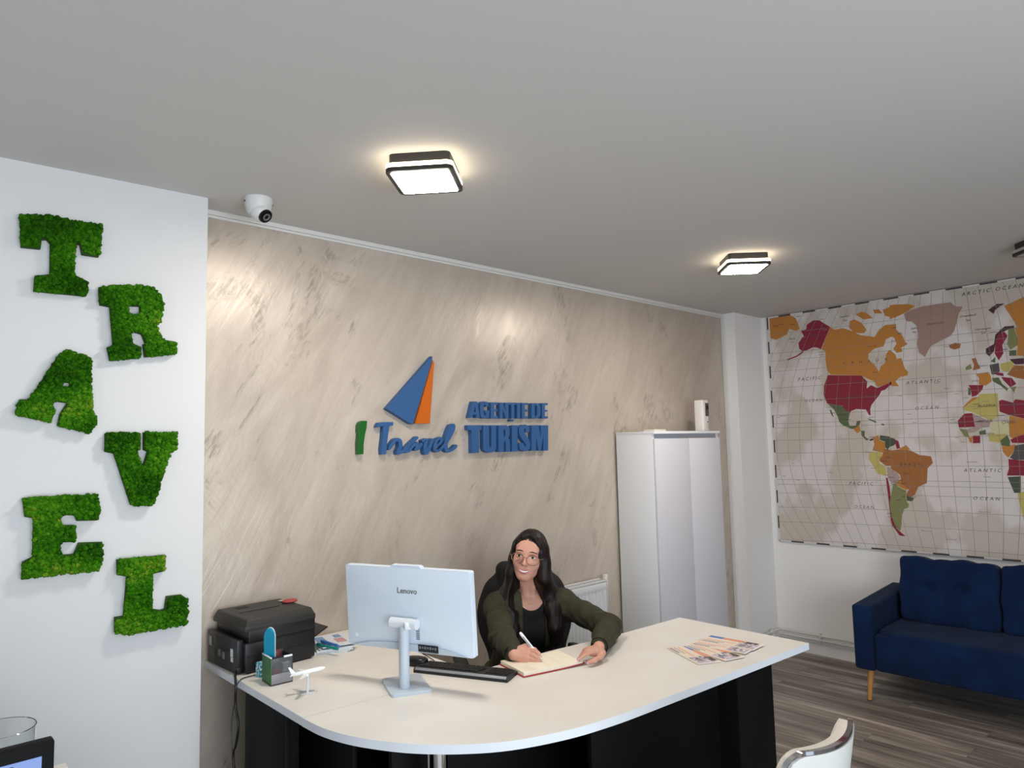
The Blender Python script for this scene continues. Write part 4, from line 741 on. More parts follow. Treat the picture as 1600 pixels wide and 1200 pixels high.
# ---------------------------------------------------------------- printer
M_pb = mat('printer_black','#18181A',.42,bump=(300,.08,.0006)); M_pt = mat('printer_lid_charcoal','#2A2927',.5,bump=(300,.1,.0006)); M_lab = mat('label_grey','#A9A9A8',.5)
pr = empty('printer', (1.172,2.738,TOP), .05); tag(pr, 'black multifunction printer on the left end of the desk against the plaster wall', 'printer')
def pob(name, bm, m, parent=pr, **k):
    for v in bm.verts: v.co -= Vector((1.18,2.74,TOP))
    return ob(name, bm, m, parent, **k)
Z = TOP
bm = NB(); box(bm, (1.190,2.742,Z+.058), (.28,.28,.104), .006); box(bm, (1.19,2.742,Z+.004), (.26,.26,.008), .002); pob('printer_body', bm, M_pb)
bm = NB(); box(bm, (1.196,2.740,Z+.133), (.268,.276,.046), .004)
pob('scanner_unit', bm, M_pb)
bm = NB(); box(bm, (1.192,2.7395,Z+.110), (.276,.277,.002)); box(bm, (1.192,2.7395,Z+.062), (.276,.2785,.0015)); pob('body_seam', bm, mat('seam_black','#060606',.5))
# lid with sloped shoulders
bm = NB(); t = NB(); bmesh.ops.create_cube(t, size=1)
for v in t.verts:
    tp = v.co.z > 0
    v.co = Vector((v.co.x*(.284 if not tp else .262), v.co.y*(.280 if not tp else .256), v.co.z*.026))
bmesh.ops.bevel(t, geom=list(t.edges), offset=.007, segments=3, profile=.6, affect='EDGES')
merge(bm, t, Matrix.Translation((1.190,2.742,Z+.180))); box(bm, (1.190,2.742,Z+.160), (.284,.280,.020), .003); lid = pob('lid', bm, M_pt)
bm = NB(); box(bm, (1.17,2.74,Z+.1940), (.16,.012,.003), .001); pob('lid_ridge', bm, M_pt, lid)
bm = NB(); box(bm, (1.135,2.822,Z+.1925), (.045,.028,.003)); pob('grip_recess', bm, mat('recess_black','#060606',.6), lid)
bm = NB(); box(bm, (1.305,2.815,Z+.1945), (.034,.022,.001)); pob('lid_label', bm, mat('label_light','#C9C6C0',.5), lid)
bm = NB(); box(bm, (1.306,2.80,Z+.1935), (.040,.03,.002)); pob('lid_slot', bm, mat('recess_black2','#0A0A0A',.6), lid)
# rear unit facing the aisle
bm = NB(); box(bm, (1.042,2.754,Z+.062), (.024,.256,.118), .003); rear = pob('rear_cover', bm, M_pb)
bm = NB(); box(bm, (1.0295,2.745,Z+.102), (.001,.13,.030)); box(bm, (1.0295,2.745,Z+.040), (.001,.15,.060)); pob('cover_panel', bm, mat('cover_panel_grey','#222326',.45), rear)
bm = NB(); box(bm, (1.0285,2.858,Z+.085), (.001,.022,.034)); pob('rating_label', bm, M_lab, rear)
bm = NB(); box(bm, (1.0285,2.668,Z+.072), (.001,.020,.028)); box(bm, (1.0285,2.666,Z+.048), (.001,.018,.016)); pob('barcode_label', bm, mat('label_white','#D8D8D6',.5), rear)
bm = NB(); box(bm, (1.0285,2.775,Z+.055), (.001,.020,.024)); box(bm, (1.0285,2.738,Z+.050), (.001,.020,.024)); pob('icon_label', bm, mat('icon_grey','#6C7276',.5), rear)
bm = NB(); box(bm, (1.037,2.63,Z+.018), (.02,.022,.022), .003); pob('power_inlet', bm, mat('inlet_black','#0C0C0C',.5), rear)
bm = NB(); t = NB(); box(t, (0,0,0), (.085,.20,.006), .002); merge(bm, t, Matrix.Translation((1.358,2.72,Z+.085)) @ Matrix.Rotation(-.42,4,'Y')); pob('output_tray', bm, M_pb)
# red cap lying on the printer
bm = NB(); cushion(bm, (0,0,.006), (.06,.05,.014), p=2.4, n=8)
rc = ob('red_pouch', bm, mat('red_cloth','#A8484A',.7)); rc.location = (1.300,2.770,Z+.1925); tag(rc, 'small red pouch lying on the far corner of the printer lid', 'pouch')

# ---------------------------------------------------------------- organiser and its contents
og = empty('desk_organizer', (1.104,2.448,TOP), math.radians(-3)); tag(og, 'green-sided desk organizer box with clear front in front of the printer', 'organizer')
M_clear = mat('clear_plastic_smoke','#B8BCC0',rough=.08,trans=.85,ior=1.2)
bm = NB(); box(bm, (0,0,.003), (.078,.084,.006), .001); box(bm, (.0375,0,.047), (.003,.084,.088), .001); ob('frame_body', bm, mat('organizer_black','#15161A',.35), og)
bm = NB(); box(bm, (-.0375,0,.0475), (.003,.084,.089), .0008); ob('green_side', bm, mat('organizer_green','#2F6B35',.45), og)
bm = NB(); box(bm, (0,-.0405,.020), (.074,.003,.034), .0005); ob('grey_front', bm, mat('organizer_grey','#85858A',.35), og)
bm = NB(); box(bm, (0,-.0405,.064), (.074,.002,.050), .0004); ob('clear_front', bm, M_clear, og)
bm = NB(); box(bm, (0,.0405,.055), (.074,.002,.085), .0004); ob('back_panel', bm, mat('organizer_smoke','#3A3A40',.3), og)
bm = NB(); box(bm, (-.0375,0,.0935), (.005,.084,.004), .001); box(bm, (.022,-.0405,.091), (.030,.005,.006), .001); ob('white_rim', bm, mat('rim_white','#ECEFF2',.3), og)
bm = NB(); box(bm, (0,-.005,.045), (.070,.002,.08)); ob('divider', bm, mat('divider_smoke','#33343A',.35), og)
def small(name, bm, m, loc, rz, label, cat, group=None):
    o = ob(name, bm, m); o.location = loc; o.rotation_euler = (0,0,rz); tag(o,label,cat,group); return o
small('red_block', box(NB(), (0,0,.022), (.030,.020,.044), .003), mat('block_red','#A33232',.5), (1.090,2.424,TOP+.0065), .05, 'red block inside the front of the desk organizer', 'block')
small('red_case', box(NB(), (0,0,.048), (.026,.016,.096), .004), mat('case_maroon','#5E2A28',.4), (1.112,2.466,TOP+.0065), .0, 'tall dark red case standing in the back of the desk organizer', 'case')
small('card_stack', box(NB(), (0,0,.03), (.026,.012,.060), .001), mat('card_grey','#B9B9BC',.5), (1.124,2.424,TOP+.0065), .0, 'grey cards standing at the right inside the desk organizer', 'cards')
bm = NB(); out = [(-.018,0),(.018,0)]+[(.018*math.cos(a),.145+.032*math.sin(a)) for a in [PI*i/14 for i in range(15)]]
prism(bm, out, frame((0,.004,0),(1,0,0),(0,0,1),(0,-1,0)), .010, bev=.002)
tb = empty('teal_case', (1.082,2.464,TOP+.0065), -.80); tag(tb, 'tall teal round-topped case standing in the desk organizer', 'case')
ob('teal_front', bm, mat('teal_plastic','#1987A6',.35), tb)
bm = NB(); prism(bm, [(x*1.05,y*1.006) for x,y in out], frame((0,.0075,0),(1,0,0),(0,0,1),(0,-1,0)), .004); ob('white_back', bm, mat('case_white','#E4EBEE',.35), tb)
bm = NB(); box(bm, (0,0,.024), (.05,.035,.048), .002); sb = small('patterned_box', bm, mat('teal_pattern','#1E8FA6',.5,noise=(120,'#E8F2F4',.5,.56,(1,1,1))), (1.100,2.548,TOP), .1, 'small teal and white patterned box between organizer and printer', 'box')

# ---------------------------------------------------------------- model aeroplane
ap = empty('model_airplane', (1.122,2.255,TOP), math.radians(-22)); tag(ap, 'small white model airplane on a clear stand on the desk', 'model airplane')
M_ap = mat('airplane_white','#F2F3F4',.3)
bm = NB(); Mx = Matrix.Translation((0,0,.070)) @ Matrix.Rotation(math.radians(-6),4,'Y')
Fx = Mx @ Matrix.Rotation(PI/2,4,'Y')
lathe(bm, [(0,-.055),(.0022,-.053),(.0055,-.040),(.0068,-.015),(.0068,.030),(.0055,.046),(.0025,.055),(0,.057)], Fx, 20); ob('fuselage', bm, M_ap, ap)
for s in (-1,1):
    bm = NB(); prism(bm, [(.012,s*.004),(-.012,s*.004),(-.030,s*.055),(-.021,s*.055)], Mx @ Matrix.Translation((0,0,-.003)), .0016); wg = ob('wing', bm, M_ap, ap, smooth=False)
    bm = NB(); lathe(bm, [(0,-.008),(.0025,-.008),(.0032,.004),(0,.006)], Mx @ Matrix.Translation((-.004,s*.024,-.0055)) @ Matrix.Rotation(PI/2,4,'Y'), 12); ob('engine', bm, M_ap, wg)
    bm = NB(); prism(bm, [(-.040,s*.002),(-.050,s*.002),(-.058,s*.020),(-.053,s*.020)], Mx @ Matrix.Translation((0,0,.001)), .0012); ob('tailplane', bm, M_ap, ap, smooth=False)
bm = NB(); prism(bm, [(-.038,.004),(-.052,.004),(-.060,.026),(-.053,.026)], Mx @ frame((0,.0008,0),(1,0,0),(0,0,1),(0,-1,0)), .0016); ob('tail_fin', bm, M_ap, ap, smooth=False)
bm = NB(); box(bm, (0,0,.002), (.045,.030,.004), .001); cyl(bm, (0,0,.004), (.002,0,.064), .0045, .0035, 12); ob('display_stand', bm, mat('clear_acrylic','#F4F6F8',rough=.15,trans=.35,ior=1.3), ap)

# ---------------------------------------------------------------- papers and pens by the wall
M_pa = [mat('paper_white','#DDE3E8',.6), mat('paper_print_blue','#7F9CC0',.6), mat('paper_print_pink','#C79A9E',.6)]
for i in range(6):
    f = empty('leaflet', (1.450+.004*(i%3), 2.705+.003*(i%2), TOP+.0035*i), math.radians(70+4*(i-3))); 
    tag(f, ['bottom leaflet','second leaflet from the bottom','third leaflet from the bottom','fourth leaflet from the bottom','fifth leaflet from the bottom','topmost printed leaflet'][i]+' of the pile right of the printer', 'leaflet', 'leaflets piled beside the printer')
    bm = NB(); n = 10
    rows = []
    for k in range(n+1):
        x = -.105+.21*k/n; z = (.010 if i == 5 else 0)*max(0,(-x-.02)/.1)**2
        rows.append([bm.verts.new((x,-.07,z)),bm.verts.new((x,.07,z)),bm.verts.new((x,.07,z+.003)),bm.verts.new((x,-.07,z+.003))])
    for a,b in zip(rows[:-1],rows[1:]):
        for k in range(4): bm.faces.new((a[k],a[(k+1)%4],b[(k+1)%4],b[k]))
    bm.faces.new(rows[0]); bm.faces.new(list(reversed(rows[-1])))
    for (x0,x1,y0,y1,mi) in ((-.06,.09,.02,.06,1),(-.06,.03,-.05,-.01,2),(.04,.09,-.05,-.02,1)):
        f_ = bm.faces.new([bm.verts.new(p) for p in ((x0,y0,.0034),(x1,y0,.0034),(x1,y1,.0034),(x0,y1,.0034))]); f_.material_index = mi
    ob('sheet', bm, M_pa, f, smooth=False)
def penlike(loc, rz, col, label):
    p = empty('highlighter', loc, rz); tag(p, label, 'pen')
    bm = NB(); cyl(bm, (-.055,0,.006), (.045,0,.006), .006, seg=14); ob('pen_body', bm, mat('pen_'+col[1:],col,.35), p)
    bm = NB(); cyl(bm, (.045,0,.006), (.068,0,.006), .0065,.0055, seg=14); ob('pen_cap', bm, mat('cap_'+col[1:],col,.25), p)
penlike((1.415,2.66,TOP+.0225), math.radians(-86), '#3D78C4', 'blue pen lying across the leaflets right of the printer')
penlike((1.385,2.625,TOP+.0225), math.radians(-78), '#1E8C84', 'green pen lying on the leaflets nearest the printer')

# ---------------------------------------------------------------- cables hanging from the printer
bm = NB(); pts = smoothpath([(1.03,2.628,.826),(1.015,2.60,.818),(1.003,2.565,.812),(.998,2.55,.785),(.999,2.553,.73),(1.0,2.528,.666),(1.0,2.548,.60),(1.0,2.570,.56),(1.0,2.560,.48),(1.0,2.552,.3),(1.0,2.56,.1),(1.02,2.58,.008)], 8)
tube(bm, pts, .0045, 10); small('power_cord', bm, mat('cord_black','#0E0E0E',.45), (0,0,0), 0, 'thick black cord hanging from the printer over the desk edge', 'cord')
bm = NB(); pts = smoothpath([(1.075,2.565,.8135),(1.03,2.56,.8135),(1.008,2.54,.8130),(1.000,2.545,.797),(1.001,2.565,.74),(1.0,2.585,.68),(1.0,2.590,.62),(1.0,2.575,.56),(1.006,2.565,.48),(1.006,2.56,.2),(1.03,2.60,.006)], 8)
tube(bm, pts, .0022, 8); small('thin_cable', bm, mat('cable_grey','#4A4A4C',.45), (0,0,0), 0, 'thin grey cable beside the thick cord over the desk edge', 'cord')

# ================================================================ tall white cabinet
M_cab = mat('cabinet_white','#E8E9EB', rough=.42); M_door = mat('cabinet_door_white','#D2D0D6', rough=.38)
cb = empty('cabinet', (3.92,2.735,0)); tag(cb, 'tall white two-door cabinet standing against the plaster wall by the column', 'cabinet')
def kob(name, bm, m, parent=cb, **k):
    for v in bm.verts: v.co -= Vector((3.92,2.735,0))
    return ob(name, bm, m, parent, **k)
CT = 1.683
x0,x1,yf,yb = 3.55,4.292,2.584,2.882
bm = NB(); box(bm, (x0+.009,(yf+yb)/2+.008,CT/2-.008), (.018,yb-yf-.016,CT-.016), .001); box(bm, (x1-.009,(yf+yb)/2+.008,CT/2-.008), (.018,yb-yf-.016,CT-.016), .001)
box(bm, ((x0+x1)/2,yb-.004,CT/2), (x1-x0-.04,.006,CT-.04)); box(bm, ((x0+x1)/2,2.74,.05), (x1-x0-.04,.26,.018)); kob('carcass', bm, M_cab)
bm = NB(); box(bm, ((x0+x1)/2,(yf+yb)/2,CT-.008), (x1-x0+.004,yb-yf,.016), .001); kob('cabinet_top', bm, M_cab)
bm = NB(); box(bm, ((x0+x1)/2,yf+.030,CT-.032), (x1-x0-.04,.016,.032)); kob('grip_rail', bm, mat('grip_grey','#9EA2AA',.4))
for i,(a,b) in enumerate(((x0+.002,(x0+x1)/2-.0015),((x0+x1)/2+.0015,x1-.002))):
    bm = NB(); box(bm, ((a+b)/2,yf+.009,(CT-.046+.06)/2), (b-a,.016,CT-.046-.06), .0015); kob('door', bm, M_door)
small('white_box', box(NB(), (0,0,.008), (.12,.09,.016), .002), mat('box_cream','#E6DED0',.5), (3.80,2.76,CT), 0, 'thin cream box lying on top of the cabinet', 'box')
fr_ = empty('air_freshener', (4.345,2.80,CT)); fr_.location.x = 4.262; fr_.location.y = 2.70; tag(fr_, 'white air freshener dispenser standing on the right end of the cabinet', 'air freshener')
bm = NB(); box(bm, (0,0,.108), (.072,.070,.216), .010, seg=4); ob('dispenser_body', bm, mat('dispenser_white','#DCD9D3',.35), fr_)
bm = NB(); box(bm, (.012,-.0385,.150), (.040,.003,.090), .001); wn = ob('display_window', bm, mat('window_dark','#4B4A47',.2), fr_)
bm = NB(); box(bm, (.016,-.0405,.163), (.022,.002,.026), .0005); ob('display', bm, mat('display_black','#151515',.15), wn)
bm = NB(); box(bm, (.014,-.0395,.065), (.018,.002,.005), .0005); ob('logo_mark', bm, mat('mark_dark','#3A3A3A',.4), fr_)
bm = NB()
for i in range(3): box(bm, (.010,-.0385,.052-.013*i), (.036,.003,.0015))
ob('front_groove', bm, mat('groove_grey','#B8B5AF',.4), fr_)

# ================================================================ radiator
M_rad = mat('radiator_white','#D7D8D8', rough=.35)
ra = empty('radiator', (3.0,2.84,.10)); tag(ra, 'white ribbed panel radiator on the plaster wall behind the woman', 'radiator')
def rob(name, bm, m, parent=ra, **k):
    for v in bm.verts: v.co -= Vector((3.0,2.84,.10))
    return ob(name, bm, m, parent, **k)
RX0,RX1,RZ0,RZ1 = 2.62,3.335,.22,.80
bm = NB(); n = 36; ys = []
prof = []
N_ = 21
for i in range(N_):
    a = RX0+.03+(RX1-RX0-.06)*i/N_; s_ = (RX1-RX0-.06)/N_
    prof += [(a+s_*.1,2.812),(a+s_*.28,2.820),(a+s_*.62,2.820),(a+s_*.8,2.812)]
prof = [(RX0+.012,2.812)]+prof+[(RX1-.012,2.812)]
A=[bm.verts.new((x,y,RZ0+.04)) for x,y in prof]; B=[bm.verts.new((x,y,RZ1-.055)) for x,y in prof]
for i in range(len(prof)-1): bm.faces.new((A[i],A[i+1],B[i+1],B[i]))
box(bm, ((RX0+RX1)/2,2.817,RZ1-.035), (RX1-RX0-.02,.010,.042), .003); box(bm, ((RX0+RX1)/2,2.817,RZ0+.022), (RX1-RX0-.02,.010,.042), .003); box(bm, ((RX0+RX1)/2,2.828,.51), (RX1-RX0-.03,.006,RZ1-RZ0-.05))
rob('front_panel', bm, M_rad)
bm = NB(); box(bm, ((RX0+RX1)/2,2.872,.51), (RX1-RX0-.02,.008,RZ1-RZ0-.03), .002); rob('rear_panel', bm, M_rad)
bm = NB()
for y in (2.815,2.875): box(bm, ((RX0+RX1)/2,y,RZ1-.004), (RX1-RX0,.006,.010), .002)
for i in range(40): box(bm, (RX0+.012+(RX1-RX0-.024)*i/39,2.845,RZ1-.005), (.006,.058,.003))
rob('top_grille', bm, M_rad)
for x in (RX0+.003,RX1-.003):
    bm = NB(); box(bm, (x,2.845,.51), (.005,.066,RZ1-RZ0-.01), .002); rob('side_cover', bm, M_rad)
bm = NB(); cyl(bm, (RX1+.018,2.845,RZ1-.045), (RX1+.018,2.845,RZ1+.022), .014, .017, 20); cyl(bm, (RX1-.002,2.845,RZ1-.035), (RX1+.02,2.845,RZ1-.035), .008); cyl(bm, (RX1+.018,2.845,.02), (RX1+.018,2.845,RZ1-.045), .008, seg=14); rob('valve', bm, mat('valve_cream','#E2DCCB',.35))

# ================================================================ sofa
M_sofa = mat('sofa_navy_velvet','#081B3B', rough=.9, sheen=.04, noise=(7,'#0B2347',.4,.62,(1,1,1)), spec=.2, bump=(240,.15,.001))
sf = empty('sofa', (4.95,1.1,0)); tag(sf, 'navy blue fabric sofa with wooden legs under the world map', 'sofa')
def sob(name, bm, m, parent=sf, **k):
    for v in bm.verts: v.co -= Vector((4.95,1.1,0))
    return ob(name, bm, m, parent, **k)
SYL, SYR = 1.910, .30      # far end is near the column, near end towards the viewer's right
bm = NB(); box(bm, (4.955,(SYL+SYR)/2,.30), (.69,SYL-SYR-.24,.22), .02, seg=3); bx_ = sob('seat_base', bm, M_sofa)
bm = NB(); n = 0
cushion(bm, (0,0,0), (.62,SYL-SYR-.232,.12), p=9, n=24)
for v in bm.verts:
    v.co.z += .012*math.cos(v.co.x*4.5)*math.cos(v.co.y*1.8)-.01 if v.co.z > 0 else 0
bmesh.ops.translate(bm, verts=bm.verts, vec=(4.925,(SYL+SYR)/2,.385)); sob('seat_cushion', bm, M_sofa, angle=180)
def arm(y):
    bm = NB(); t = NB(); bmesh.ops.create_cube(t, size=1)
    for v in t.verts:
        v.co = Vector((v.co.x*.70, v.co.y*.118, v.co.z))
        v.co.z = .188 if v.co.z < 0 else (.575 if v.co.x < 0 else .615)
    bmesh.ops.subdivide_edges(t, edges=list(t.edges), cuts=3, use_grid_fill=True)
    bmesh.ops.bevel(t, geom=[e for e in t.edges if e.calc_face_angle(0) > .8], offset=.016, segments=3, profile=.5, affect='EDGES')
    merge(bm, t, Matrix.Translation((4.955,y,0))); sob('armrest', bm, M_sofa)
arm(SYL-.059); arm(SYR+.059)
bm = NB(); t = NB(); box(t, (0,0,0), (.12,SYL-SYR-.26,.44), .02, seg=3); merge(bm, t, Matrix.Translation((5.240,(SYL+SYR)/2,.42)) @ Matrix.Rotation(math.radians(7),4,'Y')); sob('backrest', bm, M_sofa)
def bcush(y0,y1):
    w_ = y0-y1; bm = NB(); t = NB()
    cushion(t, (0,0,0), (.17,w_,.405), p=9, n=26)
    tuft = [(-.09,.02),(.09,.02)]
    rs = random.Random(int(y0*100))
    for v in t.verts:
        x,y,z = v.co
        if x < 0:
            for ty,tz in tuft:
                d2 = (y-ty)**2+(z-tz)**2; v.co.x += .030*math.exp(-d2/.0011)+.010*math.exp(-d2/.008)
        v.co.x *= 1+.10*math.cos(y*7)*math.cos(z*7)
        v.co.z += .006*math.sin(y*23+y0*9)+.004*math.sin(y*51)
        v.co.y += .005*math.sin(z*31+y0)
        if z > .15: v.co.z += .014*(abs(y)/(w_/2))**4
    merge(bm, t, Matrix.Translation((5.075,(y0+y1)/2,.628)) @ Matrix.Rotation(math.radians(9),4,'Y'))
    c_ = sob('back_cushion', bm, M_sofa, angle=180)
    for ty,tz in tuft:
        bm = NB(); t = NB(); bmesh.ops.create_uvsphere(t, u_segments=14, v_segments=8, radius=.009)
        merge(bm, t, Matrix.Translation((5.075,(y0+y1)/2,.628)) @ Matrix.Rotation(math.radians(9),4,'Y') @ Matrix.Translation((-.060,ty,tz)) @ Matrix.Diagonal((.5,1,1,1))); sob('button', bm, M_sofa, c_)
mid = (1.758+.44)/2+.115
bcush(1.762,1.208); bcush(1.202,.648)
bcush(.642,.425)
M_oak = mat('leg_oak','#B98549', .45, noise=(14,'#A8763E',.4,.6,(1,1,.15)))
for x,y,sx_,sy_ in ((4.66,1.835,-.02,.012),(5.22,1.835,.02,.012),(4.66,.375,-.02,-.012),(5.22,.375,.02,-.012)):
    bm = NB(); cyl(bm, (x,y,.192), (x+sx_,y+sy_,.004), .020, .0125, 20); l_ = sob('leg', bm, M_oak)
    bm = NB(); cyl(bm, (x+sx_,y+sy_,.005), (x+sx_,y+sy_,0), .0122,.0122, 16); sob('foot_pad', bm, mat('pad_dark','#2B1C18',.7), l_)

# ================================================================ white visitor chair in the foreground
vc = empty('visitor_chair', (1.73,1.02,0)); tag(vc, 'white leather visitor chair with chrome rim, back to the viewer, at the desk', 'chair')
M_vl = mat('leather_cream','#E9E4D8', rough=.42); M_vs = mat('chair_shell_white','#CFD0CB', rough=.3)
def vob(name, bm, m, parent=vc, **k):
    for v in bm.verts: v.co -= Vector((1.73,1.02,0))
    return ob(name, bm, m, parent, **k)
def back_layer(y_off, half, ztop, zbot, th, bulge, corner, dip=.012):
    """curved back panel; x across, arc wraps towards +y at the sides"""
    bm = NB(); nx, nz = 28, 18; G = []
    for side in (0,1):
        L = []
        for j in range(nz+1):
            v = j/nz
            row = []
            for i in range(nx+1):
                u = -1+2*i/nx
                # rounded top corners
                zt = ztop-dip*(1-u*u)
                e = max(0,(abs(u)-(1-corner/half))/(corner/half)); zt -= corner*(1-math.sqrt(max(0,1-e*e)))*1.0
                z = zbot+(zt-zbot)*v
                x = 1.785+u*half*(1-.12*(1-v)**2)
                y = .775+y_off+.055*u*u+ (ztop-z)*.16
                if side: y += th*(1-.35*abs(u)**6)*(1-.5*v**10)+bulge*math.cos(u*1.4)*math.sin(v*2.6)
                row.append(bm.verts.new((x,y,z)))
            L.append(row)
        G.append(L)
    for s,L in enumerate(G):
        for j in range(nz):
            for i in range(nx):
                bm.faces.new((L[j][i],L[j][i+1],L[j+1][i+1],L[j+1][i]))
    a,b = G
    for j in range(nz):
        for i in (0,nx): bm.faces.new((a[j][i],a[j+1][i],b[j+1][i],b[j][i]))
    for i in range(nx):
        for j in (0,nz): bm.faces.new((a[j][i],a[j][i+1],b[j][i+1],b[j][i]))
    return bm
HB = .178
vob('back_shell', back_layer(0,HB,.880,.50,.010,0,.05), M_vs, angle=60)
vob('back_cushion', back_layer(.013,HB-.004,.886,.50,.045,.012,.055), M_vl, angle=75)
# chrome rim following the shell outline
pts = []
for i in range(41):
    u = -1+2*i/40; corner=.05; half=HB; e = max(0,(abs(u)-(1-corner/half))/(corner/half)); zt = .883-.012*(1-u*u)-corner*(1-math.sqrt(max(0,1-e*e)))
    pts.append((1.785+u*half, .782+.055*u*u+(.88-zt)*.16, zt))
side_ = lambda s: [(1.785+s*HB*(1-.12*(k/8)**2), .782+.055+(.05+.33*k/8)*.16, .83-.33*k/8) for k in range(1,9)]
path = list(reversed(side_(-1)))+pts+side_(1)
bm = NB(); P_ = [Vector(p) for p in path]
rows = []
for i,p in enumerate(P_):
    t_ = (P_[min(i+1,len(P_)-1)]-P_[max(i-1,0)]).normalized(); o_ = Vector((t_.z,0,-t_.x)).normalized()
    if o_.z < 0 and abs(o_.z) > .2: o_ = -o_
    if (p.x-1.785)*o_.x < 0 and abs(o_.x) > .5: o_ = -o_
    rows.append([bm.verts.new(p+o_*a+Vector((0,b,0))) for a,b in ((-.002,-.004),(.0055,-.003),(.0055,.010),(-.002,.012))])
for a,b in zip(rows[:-1],rows[1:]):
    for k in range(4): bm.faces.new((a[k],a[(k+1)%4],b[(k+1)%4],b[k]))
bm.faces.new(rows[0]); bm.faces.new(list(reversed(rows[-1]))); vob('chrome_rim', bm, M_chrome, angle=50)
for x in (1.785-.145,1.785+.150):
    y_ = .775+.055*((x-1.785)/.178)**2+(.880-.825)*.16; bm = NB(); cyl(bm, (x,y_+.004,.825), (x,y_-.0015,.825), .0038, seg=12); vob('screw', bm, mat('screw_black','#222222',.4))
bm = NB(); cushion(bm, (1.785,1.05,.475), (.40,.40,.08), p=5, n=14); vob('seat', bm, M_vl, angle=180)
bm = NB(); cyl(bm, (1.785,1.04,.06), (1.785,1.04,.43), .025, seg=20); lathe(bm, [(0,0),(.20,0),(.20,.008),(.05,.03),(.025,.06)], Matrix.Translation((1.785,1.04,0)), 36); vob('pedestal', bm, M_chrome)
for s in (-1,1):
    bm = NB(); tube(bm, smoothpath([(1.785+s*.165,.86,.56),(1.785+s*.20,.90,.50),(1.785+s*.19,1.02,.44),(1.785+s*.05,1.04,.42)],6), .009, 10); vob('frame_tube', bm, M_chrome)

# ================================================================ second desk, monitor and vase at lower left
dk = empty('side_desk', (-.2,1.9,0)); tag(dk, 'cream topped side desk at the lower left under the moss letters', 'desk')
def dob(name, bm, m, parent=dk, **k):
    for v in bm.verts: v.co -= Vector((-.2,1.9,0))
    return ob(name, bm, m, parent, **k)
bm = NB(); prism(bm, [(-.75,1.40),(.452,1.40),(.458,2.395),(-.75,2.40)], Matrix.Translation((0,0,.725)), .025); dob('worktop', bm, M_top, smooth=False)
dob('end_panel', box(NB(), (.40,1.92,.362), (.02,.85,.724)), M_pan2); dob('end_panel', box(NB(), (-.70,1.92,.362), (.02,.85,.724)), M_pan2); dob('modesty_panel', box(NB(), (-.15,2.30,.42), (1.08,.02,.60)), M_pan2)
mo = empty('computer_monitor', (.015,1.62,.75)); tag(mo, 'black framed monitor with a document on screen at the lower left corner', 'monitor')
def mob(name, bm, m, parent=mo, **k):
    for v in bm.verts: v.co -= Vector((.015,1.62,.75))
    return ob(name, bm, m, parent, **k)
M_bz = mat('bezel_black','#0A0A0B',.6,spec=.15)
bm = NB(); box(bm, (.015,1.625,.925), (.55,.03,.31), .004); mob('monitor_frame', bm, M_bz)
def screen_mat():
    m = bpy.data.materials.new('lit_screen'); m.use_nodes = True; b = m.node_tree.nodes['Principled BSDF']; b.inputs['Base Color'].default_value = (.02,.02,.02,1); b.inputs['Roughness'].default_value = .2
    b.inputs['Emission Color'].default_value = lin('#7F9CDC'); b.inputs['Emission Strength'].default_value = 1.0; return m
bm = NB(); box(bm, (.012,1.6095,.9195), (.515,.002,.272)); scn = mob('screen', bm, screen_mat())
M_txt = mat('screen_text','#2A3A78',.5)
bm = NB()
for i,(x_,z_,w2) in enumerate(((.205,1.044,.05),(.175,1.032,.09),(.185,1.020,.11),(.19,1.008,.09),(.16,.996,.12),(.17,.984,.10))): box(bm, (x_,1.6083,z_), (w2,.0006,.0018))
cyl(bm, (.222,1.6083,1.045),(.222,1.6079,1.045),.006)
mob('document_text', bm, M_txt, scn)
bm = NB(); cyl(bm, (.015,1.66,.76), (.015,1.65,.90), .018, seg=16); box(bm, (.015,1.66,.756), (.22,.16,.010), .004); mob('monitor_stand', bm, M_bz)
va = empty('glass_vase', (.262,2.12,.75)); tag(va, 'clear glass cylinder vase behind the monitor at the lower left', 'vase')
bm = NB(); lathe(bm, [(0,.0),(.078,0),(.080,.004),(.080,.218),(.0785,.2195),(.077,.218),(.077,.012),(0,.012)], seg=56); ob('vase_wall', bm, mat('clear_glass','#F2F6F6',rough=.02,trans=1,ior=1.45), va)

# ================================================================ signed-distance modelling kit (for the woman and her clothes)
class Grid:
    def __init__(s, xs, ys, zs):
        s.a = [np.asarray(v,np.float32) for v in (xs,ys,zs)]; s.f = np.full([len(v) for v in s.a], .5, np.float32)
    def win(s, lo, hi):
        sl = []
        for k in range(3):
            i = max(0,np.searchsorted(s.a[k],lo[k])-1); j = min(len(s.a[k]),np.searchsorted(s.a[k],hi[k])+1)
            sl.append(slice(i,max(j,i+1)))
        X = s.a[0][sl[0]][:,None,None]; Y = s.a[1][sl[1]][None,:,None]; Z = s.a[2][sl[2]][None,None,:]
        return tuple(sl), X, Y, Z
    def union(s, prim, k=.01):
        fn, lo, hi = prim; m = k+.03
        sl,X,Y,Z = s.win([v-m for v in lo],[v+m for v in hi])
        d = fn(X,Y,Z); a = s.f[sl]
        h = np.maximum(k-np.abs(a-d),0)/k
        s.f[sl] = np.minimum(a,d)-h*h*k*.25
    def cut(s, prim, k=.005):
        fn, lo, hi = prim
        sl,X,Y,Z = s.win(lo,hi); d = -fn(X,Y,Z); a = s.f[sl]
        h = np.maximum(k-np.abs(a-d),0)/k
        s.f[sl] = np.maximum(a,d)+h*h*k*.25
